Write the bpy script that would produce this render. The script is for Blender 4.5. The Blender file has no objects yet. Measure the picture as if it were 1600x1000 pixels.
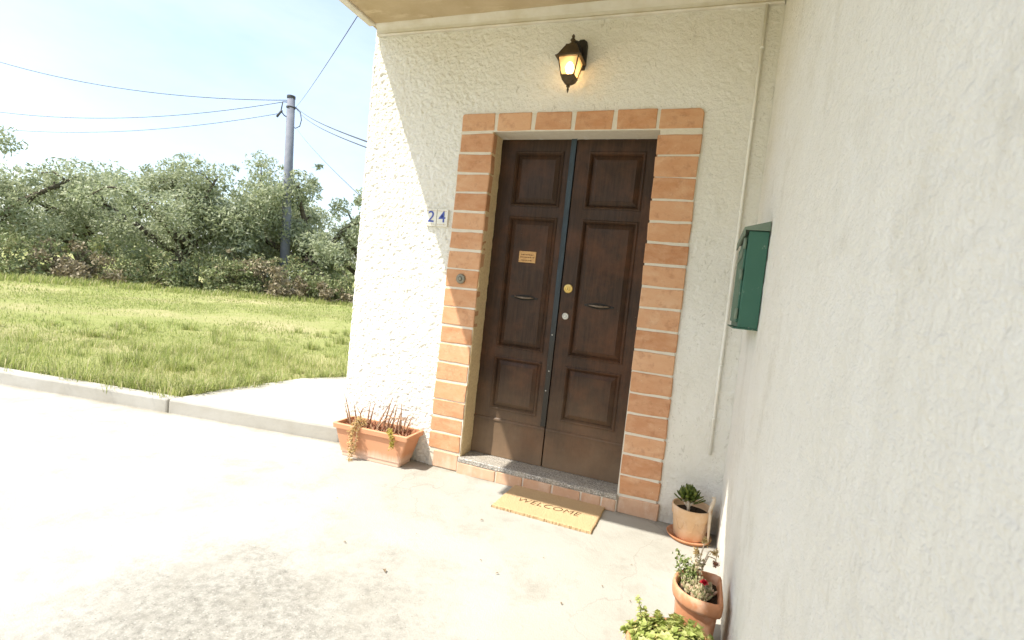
import bpy, bmesh, math, random
import numpy as np
from mathutils import Vector, Matrix

random.seed(7)
rng = np.random.default_rng(11)
scene = bpy.context.scene
col = scene.collection
R = math.radians
U = 0.13                       # one brick course in metres
GZ = 17.79                     # courses from ground to the lintel joint


def W(x, y, z):
    return (x * U, y * U, (z + GZ) * U)


# ------------------------------------------------------------------ camera
cam_d = bpy.data.cameras.new('camera')
cam = bpy.data.objects.new('camera', cam_d)
col.objects.link(cam)
scene.camera = cam
cam_d.sensor_width = 36.0
cam_d.lens = 18.0
cam_d.clip_start = 0.02
cam_d.clip_end = 3000
yaw, pitch, roll = R(-20.467), R(-3.068), R(6.0825)
fwd = Vector((math.sin(yaw) * math.cos(pitch), math.cos(yaw) * math.cos(pitch), math.sin(pitch)))
rgt = Vector((math.cos(yaw), -math.sin(yaw), 0))
upv = rgt.cross(fwd)
r2 = rgt * math.cos(roll) + upv * math.sin(roll)
u2 = -rgt * math.sin(roll) + upv * math.cos(roll)
CAM = Vector(W(13.13, -24.55, -7.97))
m = Matrix((r2, u2, -fwd)).transposed().to_4x4()
m.translation = CAM
cam.matrix_world = m
cam_d.dof.use_dof = True
cam_d.dof.focus_distance = 3.3
cam_d.dof.aperture_fstop = 18.0 / 3.2      # about a 3 mm pupil

# ------------------------------------------------------------------ world, sun, exposure
SUN = Vector((1.0, 0.98, -2.17)).normalized()          # direction the light travels
elev = math.asin(-SUN.z)
azim = math.atan2(-SUN.x, -SUN.y)
world = bpy.data.worlds.new('World')
scene.world = world
world.use_nodes = True
nt = world.node_tree
for n in list(nt.nodes):
    nt.nodes.remove(n)
wo = nt.nodes.new('ShaderNodeOutputWorld')
bg = nt.nodes.new('ShaderNodeBackground')
sky = nt.nodes.new('ShaderNodeTexSky')
sky.sky_type = 'NISHITA'
sky.sun_disc = False
sky.sun_elevation = elev
sky.sun_rotation = azim
sky.air_density = 1.0
sky.dust_density = 1.6
sky.ozone_density = 1.0
bg.inputs['Strength'].default_value = 0.15
# thin high cloud, the same all round the sky
tc = nt.nodes.new('ShaderNodeTexCoord')
mp = nt.nodes.new('ShaderNodeMapping')
mp.inputs['Scale'].default_value = (1.2, 1.2, 3.2)
nz = nt.nodes.new('ShaderNodeTexNoise')
nz.inputs['Scale'].default_value = 2.1
nz.inputs['Detail'].default_value = 7
nz.inputs['Roughness'].default_value = 0.6
cr = nt.nodes.new('ShaderNodeValToRGB')
cr.color_ramp.elements[0].position = 0.38
cr.color_ramp.elements[0].color = (0.16, 0.16, 0.16, 1)
cr.color_ramp.elements[1].position = 0.75
cr.color_ramp.elements[1].color = (0.42, 0.42, 0.42, 1)
mixs = nt.nodes.new('ShaderNodeMix')
mixs.data_type = 'RGBA'
mixs.inputs['B'].default_value = (4.4, 4.6, 4.8, 1)
nt.links.new(tc.outputs['Generated'], mp.inputs['Vector'])
nt.links.new(mp.outputs['Vector'], nz.inputs['Vector'])
nt.links.new(nz.outputs['Fac'], cr.inputs['Fac'])
nt.links.new(cr.outputs['Color'], mixs.inputs['Factor'])
nt.links.new(sky.outputs['Color'], mixs.inputs['A'])
nt.links.new(mixs.outputs['Result'], bg.inputs['Color'])
nt.links.new(bg.outputs['Background'], wo.inputs['Surface'])

sun_d = bpy.data.lights.new('sun', 'SUN')
sun_d.energy = 3.75
sun_d.angle = R(0.53)
sun_d.color = (1.0, 0.955, 0.88)
sun = bpy.data.objects.new('sun', sun_d)
col.objects.link(sun)
sun.rotation_euler = SUN.to_track_quat('-Z', 'Y').to_euler()
sun.location = (-6, -6, 14)

vs = scene.view_settings
vs.view_transform = 'Standard'
vs.look = 'None'
vs.gamma = 1.0
vs.use_curve_mapping = False
vs.exposure = 1.1
scene.render.engine = 'CYCLES'
scene.cycles.max_bounces = 7
scene.cycles.diffuse_bounces = 4
scene.cycles.transparent_max_bounces = 6
scene.cycles.caustics_reflective = False
scene.cycles.caustics_refractive = False


# ------------------------------------------------------------------ materials
class Mat:
    """small node helper"""

    def __init__(self, name, rough=0.8, spec=0.3):
        self.m = bpy.data.materials.new(name)
        self.m.use_nodes = True
        self.t = self.m.node_tree
        self.b = self.t.nodes['Principled BSDF']
        self.b.inputs['Roughness'].default_value = rough
        self.b.inputs['Specular IOR Level'].default_value = spec
        self.tc = self.t.nodes.new('ShaderNodeTexCoord')
        self.vec = self.tc.outputs['Object']

    def n(self, kind, **kw):
        x = self.t.nodes.new(kind)
        for k, v in kw.items():
            setattr(x, k, v)
        return x

    def l(self, a, b):
        self.t.links.new(a, b)

    def mapping(self, scale=(1, 1, 1), vec=None):
        x = self.n('ShaderNodeMapping')
        x.inputs['Scale'].default_value = scale
        self.l(vec or self.vec, x.inputs['Vector'])
        return x.outputs['Vector']

    def noise(self, scale, detail=4, rough=0.55, vec=None, dist=0.0):
        x = self.n('ShaderNodeTexNoise')
        x.inputs['Scale'].default_value = scale
        x.inputs['Detail'].default_value = detail
        x.inputs['Roughness'].default_value = rough
        x.inputs['Distortion'].default_value = dist
        self.l(vec or self.vec, x.inputs['Vector'])
        return x.outputs['Fac']

    def voro(self, scale, feature='F1', vec=None, out='Distance'):
        x = self.n('ShaderNodeTexVoronoi', feature=feature)
        x.inputs['Scale'].default_value = scale
        self.l(vec or self.vec, x.inputs['Vector'])
        return x.outputs[out]

    def ramp(self, fac, *stops):
        x = self.n('ShaderNodeValToRGB')
        els = x.color_ramp.elements
        while len(els) < len(stops):
            els.new(0.5)
        for e, (p, c) in zip(els, stops):
            e.position = p
            e.color = (c, c, c, 1) if isinstance(c, (int, float)) else (*c, 1)
        self.l(fac, x.inputs['Fac'])
        return x.outputs['Color']

    def mix(self, fac, a, b, blend='MIX'):
        x = self.n('ShaderNodeMix', data_type='RGBA', blend_type=blend)
        for s, v in (('Factor', fac), ('A', a), ('B', b)):
            if isinstance(v, (int, float)):
                x.inputs[s].default_value = v if s == 'Factor' else (v, v, v, 1)
            elif isinstance(v, tuple):
                x.inputs[s].default_value = (*v, 1)
            else:
                self.l(v, x.inputs[s])
        return x.outputs['Result']

    def math(self, op, a, b=0.5):
        x = self.n('ShaderNodeMath', operation=op)
        for i, v in enumerate((a, b)):
            if isinstance(v, (int, float)):
                x.inputs[i].default_value = v
            else:
                self.l(v, x.inputs[i])
        return x.outputs[0]

    def color(self, c):
        if isinstance(c, tuple):
            self.b.inputs['Base Color'].default_value = (*c, 1)
        else:
            self.l(c, self.b.inputs['Base Color'])

    def rough(self, f):
        self.l(f, self.b.inputs['Roughness'])

    def bump(self, h, strength=0.3, dist=0.01, prev=None):
        x = self.n('ShaderNodeBump')
        x.inputs['Strength'].default_value = strength
        x.inputs['Distance'].default_value = dist
        self.l(h, x.inputs['Height'])
        if prev:
            self.l(prev, x.inputs['Normal'])
        self.l(x.outputs['Normal'], self.b.inputs['Normal'])
        return x.outputs['Normal']

    def objrand(self):
        return self.n('ShaderNodeObjectInfo').outputs['Random']

    def island(self):
        return self.n('ShaderNodeNewGeometry').outputs['Random Per Island']


def m_plaster(name='plaster', fine=True):
    a = Mat(name, 0.92, 0.15)
    big = a.noise(1.3, 4)
    base = a.mix(a.ramp(big, (0.35, 0.0), (0.7, 1.0)), (0.83, 0.80, 0.725), (0.775, 0.735, 0.635))
    st = a.ramp(a.noise(4.0, 6, 0.7), (0.55, 0.0), (0.72, 0.5))
    base = a.mix(st, base, (0.62, 0.575, 0.47))
    # specks and short hair marks of dirt caught in the rough coat
    sp = a.ramp(a.voro(24.0), (0.02, 1.0), (0.07, 0.0))
    base = a.mix(a.math('MULTIPLY', sp, a.ramp(big, (0.44, 0.0), (0.58, 0.8))), base, (0.27, 0.24, 0.18))
    hair = a.ramp(a.noise(38.0, 2, 0.6, a.mapping((1, 1, 0.55)), 1.4), (0.625, 0.0), (0.70, 0.5 if fine else 0.22))
    base = a.mix(a.math('MULTIPLY', hair, a.ramp(a.noise(2.2, 3), (0.42, 0.15), (0.62, 1.0))), base, (0.42, 0.38, 0.29))
    sx = a.n('ShaderNodeSeparateXYZ')
    a.l(a.vec, sx.inputs[0])
    # splash dirt along the foot of the wall
    ft = a.math('SUBTRACT', a.math('MULTIPLY', a.noise(7.0, 5, 0.7), 0.34), sx.outputs['Z'])
    base = a.mix(a.ramp(ft, (0.0, 0.0), (0.14, 0.6)), base, (0.50, 0.44, 0.34))
    if not fine:
        # old drips and hairline cracks in the smooth coat of the wing
        drip = a.ramp(a.noise(1.0, 4, 0.65, a.mapping((9, 9, 0.7))), (0.54, 0.0), (0.75, 0.22))
        base = a.mix(drip, base, (0.57, 0.525, 0.43))
    a.color(base)
    h = a.math('ADD', a.noise(95, 4, 0.65), a.math('MULTIPLY', a.noise(300, 2), 0.35))
    if not fine:
        tr = a.noise(13, 3, 0.6, a.mapping((1, 0.6, 1.3)), 1.2)
        h = a.math('ADD', h, a.math('MULTIPLY', tr, 1.3))
    a.bump(h, 0.9, 0.008)
    return a.m


def m_reveal():
    a = Mat('reveal_render', 0.95, 0.1)
    base = a.mix(a.ramp(a.noise(60, 5), (0.35, 0.0), (0.7, 1.0)), (0.84, 0.665, 0.40), (0.70, 0.53, 0.30))
    sp = a.ramp(a.voro(150), (0.1, 1.0), (0.25, 0.0))
    base = a.mix(a.math('MULTIPLY', sp, 0.5), base, (0.30, 0.21, 0.11))
    a.color(base)
    a.bump(a.noise(140, 5, 0.7), 0.9, 0.008)
    return a.m


def m_brick():
    a = Mat('terracotta_brick', 0.88, 0.2)
    r = a.objrand()
    base = a.ramp(r, (0.0, (0.47, 0.215, 0.10)), (0.2, (0.60, 0.325, 0.175)), (0.4, (0.53, 0.26, 0.125)), (0.6, (0.64, 0.375, 0.215)), (0.8, (0.57, 0.295, 0.15)), (1.0, (0.50, 0.245, 0.125)))
    # shift the pattern from brick to brick
    cmb = a.n('ShaderNodeCombineXYZ')
    a.l(a.math('MULTIPLY', r, 37.0), cmb.inputs[0])
    a.l(a.math('MULTIPLY', r, 91.0), cmb.inputs[2])
    ad = a.n('ShaderNodeVectorMath', operation='ADD')
    a.l(a.vec, ad.inputs[0])
    a.l(cmb.outputs[0], ad.inputs[1])
    v = ad.outputs[0]
    n1 = a.noise(9, 5, 0.65, a.mapping((1, 1, 2.2), v))
    base = a.mix(a.ramp(n1, (0.38, 0.0), (0.72, 0.55)), base, (0.67, 0.42, 0.255))
    base = a.mix(a.ramp(a.noise(22, 4, 0.65, v), (0.54, 0.0), (0.72, 0.5)), base, (0.35, 0.155, 0.075))
    sp = a.ramp(a.voro(52, vec=v), (0.03, 1.0), (0.12, 0.0))
    base = a.mix(a.math('MULTIPLY', sp, a.ramp(n1, (0.48, 0.0), (0.58, 0.85))), base, (0.74, 0.65, 0.52))
    ef = a.ramp(a.noise(5.5, 6, 0.72, v, 0.8), (0.54, 0.0), (0.74, 0.55))
    base = a.mix(ef, base, (0.70, 0.48, 0.31))
    a.color(base)
    a.bump(a.math('ADD', a.noise(55, 5, 0.65), a.math('MULTIPLY', sp, -0.6)), 0.5, 0.005)
    return a.m


def m_mortar():
    a = Mat('mortar', 0.95, 0.1)
    base = a.mix(a.noise(28, 5), (0.76, 0.70, 0.59), (0.62, 0.55, 0.43))
    a.color(base)
    a.bump(a.noise(120, 5, 0.7), 0.7, 0.006)
    return a.m


def m_wood():
    a = Mat('dark_door_wood', 0.5, 0.22)
    g = a.noise(7.0, 7, 0.65, a.mapping((9, 1, 0.55)), 0.6)
    base = a.mix(a.ramp(g, (0.3, 0.0), (0.72, 1.0)), (0.027, 0.0145, 0.0085), (0.060, 0.032, 0.0175))
    wear = a.ramp(a.noise(3.2, 6, 0.7), (0.46, 0.0), (0.70, 0.7))
    base = a.mix(wear, base, (0.12, 0.048, 0.020))
    fine = a.ramp(a.noise(60, 3, 0.6, a.mapping((6, 1, 0.25))), (0.55, 0.0), (0.75, 0.22))
    base = a.mix(fine, base, (0.10, 0.072, 0.048))
    sp = a.ramp(a.voro(19), (0.012, 1.0), (0.03, 0.0))
    keep = a.ramp(a.noise(2.9, 2), (0.52, 0.0), (0.56, 1.0))
    base = a.mix(a.math('MULTIPLY', sp, keep), base, (0.55, 0.52, 0.46))
    # dust and splash bleached wood towards the foot of the leaves
    sx = a.n('ShaderNodeSeparateXYZ')
    a.l(a.vec, sx.inputs[0])
    up = a.math('ADD', sx.outputs['Z'], a.math('MULTIPLY', a.noise(2.6, 6, 0.7), 0.55))
    base = a.mix(a.ramp(up, (0.34, 0.66), (0.60, 0.30), (0.85, 0.10), (1.3, 0.0)), base, (0.30, 0.205, 0.125))
    a.color(base)
    a.rough(a.ramp(a.noise(5, 5), (0.3, 0.38), (0.75, 0.62)))
    a.bump(a.noise(40, 4, 0.6, a.mapping((7, 1, 0.3))), 0.25, 0.004)
    return a.m


def m_strip():
    a = Mat('blue_grey_strip', 0.5, 0.25)
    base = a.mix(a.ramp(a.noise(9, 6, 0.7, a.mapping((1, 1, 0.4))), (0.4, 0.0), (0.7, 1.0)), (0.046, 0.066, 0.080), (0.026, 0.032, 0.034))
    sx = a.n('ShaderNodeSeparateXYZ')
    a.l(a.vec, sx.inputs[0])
    low_dark = a.ramp(a.math('SUBTRACT', a.math('ADD', sx.outputs['Z'], a.math('MULTIPLY', a.noise(6, 6, 0.7), 0.5)), 0.7), (0.40, 1.0), (0.98, 0.0))  # mask: blue grey turns dark brown towards the bottom, noisy edge
    base = a.mix(low_dark, base, (0.038, 0.032, 0.024))
    sp = a.ramp(a.voro(45), (0.03, 1.0), (0.09, 0.0))
    base = a.mix(a.math('MULTIPLY', sp, a.ramp(a.noise(6, 2), (0.5, 0.0), (0.6, 0.8))), base, (0.35, 0.33, 0.28))
    a.color(base)
    a.bump(a.noise(80, 4), 0.2, 0.003)
    return a.m


def m_simple(name, c1, c2, scale=20, rough=0.7, spec=0.3, bump=0.25, bscale=80, metallic=0.0, bd=0.004):
    a = Mat(name, rough, spec)
    a.color(a.mix(a.ramp(a.noise(scale, 5, 0.6), (0.3, 0.0), (0.7, 1.0)), c1, c2))
    a.b.inputs['Metallic'].default_value = metallic
    if bump:
        a.bump(a.noise(bscale, 4, 0.6), bump, bd)
    return a.m


def m_granite():
    a = Mat('granite', 0.55, 0.4)
    v = a.voro(220, out='Color')
    g = a.n('ShaderNodeSeparateColor')
    a.l(v, g.inputs['Color'])
    base = a.ramp(g.outputs[0], (0.0, (0.10, 0.095, 0.085)), (0.35, (0.22, 0.205, 0.18)), (0.7, (0.36, 0.33, 0.28)), (0.95, (0.62, 0.59, 0.53)))
    base = a.mix(a.ramp(a.noise(9, 5), (0.4, 0.0), (0.75, 0.6)), base, (0.40, 0.35, 0.27))
    a.color(base)
    a.bump(a.noise(170, 4), 0.3, 0.003)
    return a.m


def m_concrete():
    a = Mat('yard_concrete', 0.92, 0.2)
    n1 = a.noise(0.9, 6, 0.6)
    base = a.mix(a.ramp(n1, (0.36, 0.0), (0.66, 1.0)), (0.425, 0.412, 0.365), (0.355, 0.342, 0.295))
    # worn place in the middle of the yard where the grey aggregate shows
    sx = a.n('ShaderNodeSeparateXYZ')
    a.l(a.vec, sx.inputs[0])
    dx = a.math('MULTIPLY', a.math('SUBTRACT', sx.outputs['X'], 0.38), 1.0)
    dy = a.math('MULTIPLY', a.math('SUBTRACT', sx.outputs['Y'], -1.95), 1.15)
    rr = a.math('SQRT', a.math('ADD', a.math('MULTIPLY', dx, dx), a.math('MULTIPLY', dy, dy)))
    edge = a.math('SUBTRACT', a.math('ADD', a.math('MULTIPLY', a.noise(2.3, 5, 0.65), 1.7), 0.10), rr)
    patch = a.ramp(edge, (0.0, 0.0), (0.55, 1.0))
    fine = a.ramp(a.noise(26, 5, 0.78), (0.40, 0.0), (0.64, 1.0))
    base = a.mix(a.math('MULTIPLY', patch, a.math('ADD', a.math('MULTIPLY', fine, 0.62), 0.25)), base, (0.17, 0.163, 0.14))
    gr = a.ramp(a.voro(62), (0.12, 1.0), (0.3, 0.0))
    base = a.mix(a.math('MULTIPLY', a.math('MULTIPLY', patch, gr), 0.5), base, (0.46, 0.44, 0.39))
    dkp = a.ramp(a.voro(38), (0.04, 1.0), (0.15, 0.0))
    base = a.mix(a.math('MULTIPLY', a.math('MULTIPLY', patch, dkp), 0.8), base, (0.09, 0.08, 0.065))
    # scattered specks and faint smears elsewhere
    sp = a.ramp(a.voro(13), (0.012, 1.0), (0.035, 0.0))
    keep = a.ramp(a.noise(1.7, 3), (0.50, 0.0), (0.58, 1.0))
    base = a.mix(a.math('MULTIPLY', sp, keep), base, (0.15, 0.13, 0.10))
    bl = a.ramp(a.noise(3.4, 6, 0.75, None, 0.3), (0.52, 0.0), (0.72, 0.6))
    base = a.mix(bl, base, (0.25, 0.235, 0.195))
    # damp dirt gathered along the foot of the door wall
    ft = a.math('ADD', a.math('MULTIPLY', a.noise(8.0, 6, 0.75), 0.22), sx.outputs['Y'])
    base = a.mix(a.ramp(ft, (0.03, 0.0), (0.13, 0.65)), base, (0.20, 0.18, 0.135))
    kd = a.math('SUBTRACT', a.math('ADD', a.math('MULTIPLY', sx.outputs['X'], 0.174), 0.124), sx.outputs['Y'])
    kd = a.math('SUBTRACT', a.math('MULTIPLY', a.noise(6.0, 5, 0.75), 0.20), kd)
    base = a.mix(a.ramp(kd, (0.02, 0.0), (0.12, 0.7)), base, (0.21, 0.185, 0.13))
    nn = a.n('ShaderNodeTexNoise')
    nn.inputs['Scale'].default_value = 3.0
    nn.inputs['Detail'].default_value = 5
    a.l(a.vec, nn.inputs['Vector'])
    sc = a.n('ShaderNodeVectorMath', operation='SCALE')
    sc.inputs['Scale'].default_value = 0.5
    a.l(nn.outputs['Color'], sc.inputs[0])
    wv = a.n('ShaderNodeVectorMath', operation='ADD')
    a.l(a.vec, wv.inputs[0])
    a.l(sc.outputs[0], wv.inputs[1])
    ck = a.ramp(a.voro(0.95, 'DISTANCE_TO_EDGE', wv.outputs[0]), (0.001, 0.5), (0.0045, 0.0))
    base = a.mix(a.math('MULTIPLY', ck, a.ramp(n1, (0.50, 0.0), (0.62, 0.8))), base, (0.20, 0.18, 0.15))
    a.color(base)
    h = a.math('ADD', a.noise(34, 6, 0.7), a.math('MULTIPLY', a.noise(160, 4), 0.6))
    a.bump(h, 0.55, 0.006)
    return a.m


def m_ceiling():
    a = Mat('stained_soffit', 0.92, 0.15)
    base = a.mix(a.ramp(a.noise(2.0, 6, 0.65), (0.35, 0.0), (0.68, 1.0)), (0.58, 0.47, 0.31), (0.45, 0.345, 0.205))
    fl = a.ramp(a.noise(5.5, 7, 0.7, a.mapping((0.6, 1.6, 1))), (0.55, 0.0), (0.62, 0.8))
    base = a.mix(fl, base, (0.60, 0.49, 0.32))
    dk = a.ramp(a.noise(9, 7, 0.75), (0.62, 0.0), (0.72, 0.7))
    base = a.mix(dk, base, (0.26, 0.20, 0.10))
    a.color(base)
    a.bump(a.noise(30, 6, 0.7), 0.3, 0.006)
    return a.m


def m_trim():
    return m_simple('trim_plaster', (0.74, 0.70, 0.62), (0.62, 0.56, 0.44), 7, 0.85, 0.2, 0.3, 60)


def m_grass_ground():
    a = Mat('field_earth_grass', 0.95, 0.1)
    base = a.ramp(a.noise(0.35, 7, 0.65), (0.3, (0.25, 0.285, 0.08)), (0.5, (0.34, 0.345, 0.13)), (0.64, (0.46, 0.40, 0.21)))
    base = a.mix(a.ramp(a.noise(18, 6, 0.7), (0.35, 0.0), (0.7, 0.5)), base, (0.15, 0.19, 0.05))
    a.color(base)
    a.bump(a.noise(25, 5, 0.7), 0.8, 0.05)
    return a.m


def m_leaf(name, stops, trans=0.25, rough=0.55, nscale=0.0):
    a = Mat(name, rough, 0.3)
    c = a.ramp(a.island(), *stops)
    if nscale:
        c = a.mix(a.ramp(a.noise(nscale, 4), (0.35, 0.0), (0.7, 0.55)), c, stops[0][1])
    a.color(c)
    tr = a.n('ShaderNodeBsdfTranslucent')
    a.l(c, tr.inputs['Color'])
    mx = a.n('ShaderNodeMixShader')
    mx.inputs[0].default_value = trans
    out = a.t.nodes['Material Output']
    a.l(a.b.outputs[0], mx.inputs[1])
    a.l(tr.outputs[0], mx.inputs[2])
    a.l(mx.outputs[0], out.inputs['Surface'])
    return a.m


def m_pot(name, c1, c2, chalk, scale=9, amount=0.6):
    a = Mat(name, 0.85, 0.2)
    base = a.mix(a.ramp(a.noise(scale, 6, 0.65), (0.35, 0.0), (0.7, 1.0)), c1, c2)
    ch = a.ramp(a.noise(scale * 1.4, 7, 0.7, a.mapping((1, 1, 0.6))), (0.5, 0.0), (0.72, amount))
    base = a.mix(ch, base, chalk)
    a.color(base)
    a.bump(a.noise(90, 4), 0.2, 0.003)
    return a.m


def m_planter():
    a = Mat('terracotta_plastic', 0.6, 0.3)
    base = a.mix(a.noise(6, 5), (0.55, 0.255, 0.13), (0.61, 0.31, 0.175))
    sx = a.n('ShaderNodeSeparateXYZ')
    a.l(a.vec, sx.inputs[0])
    # chalky lime bloom left by water along the foot, with runs up the side
    runs = a.math('ADD', a.math('MULTIPLY', a.noise(1.0, 4, 0.7, a.mapping((60, 60, 3.0))), 0.5), a.math('MULTIPLY', a.noise(6.0, 3), 0.5))
    lvl = a.math('SUBTRACT', a.math('MULTIPLY', runs, 0.16), a.math('SUBTRACT', sx.outputs['Z'], 0.002))
    lime = a.ramp(lvl, (0.0, 0.0), (0.06, 0.8))
    base = a.mix(lime, base, (0.68, 0.50, 0.38))
    a.color(base)
    a.bump(a.noise(70, 4), 0.15, 0.003)
    return a.m


def m_mailbox():
    a = Mat('green_enamel', 0.5, 0.4)
    base = a.mix(a.noise(5, 6, 0.65), (0.028, 0.105, 0.066), (0.045, 0.135, 0.09))
    ch = a.ramp(a.noise(22, 7, 0.75), (0.60, 0.0), (0.68, 0.85))
    base = a.mix(ch, base, (0.30, 0.33, 0.27))
    ru = a.ramp(a.noise(9, 7, 0.75), (0.60, 0.0), (0.70, 0.8))
    base = a.mix(ru, base, (0.12, 0.075, 0.04))
    a.color(base)
    a.bump(a.noise(18, 6), 0.2, 0.006)
    return a.m


def m_coir():
    a = Mat('coir', 0.97, 0.1)
    base = a.mix(a.noise(300, 4, 0.7), (0.60, 0.43, 0.245), (0.49, 0.335, 0.18))
    base = a.mix(a.ramp(a.noise(7, 5), (0.4, 0.0), (0.7, 0.4)), base, (0.60, 0.43, 0.23))
    a.color(base)
    a.bump(a.noise(420, 3, 0.7), 0.9, 0.004)
    return a.m


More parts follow.
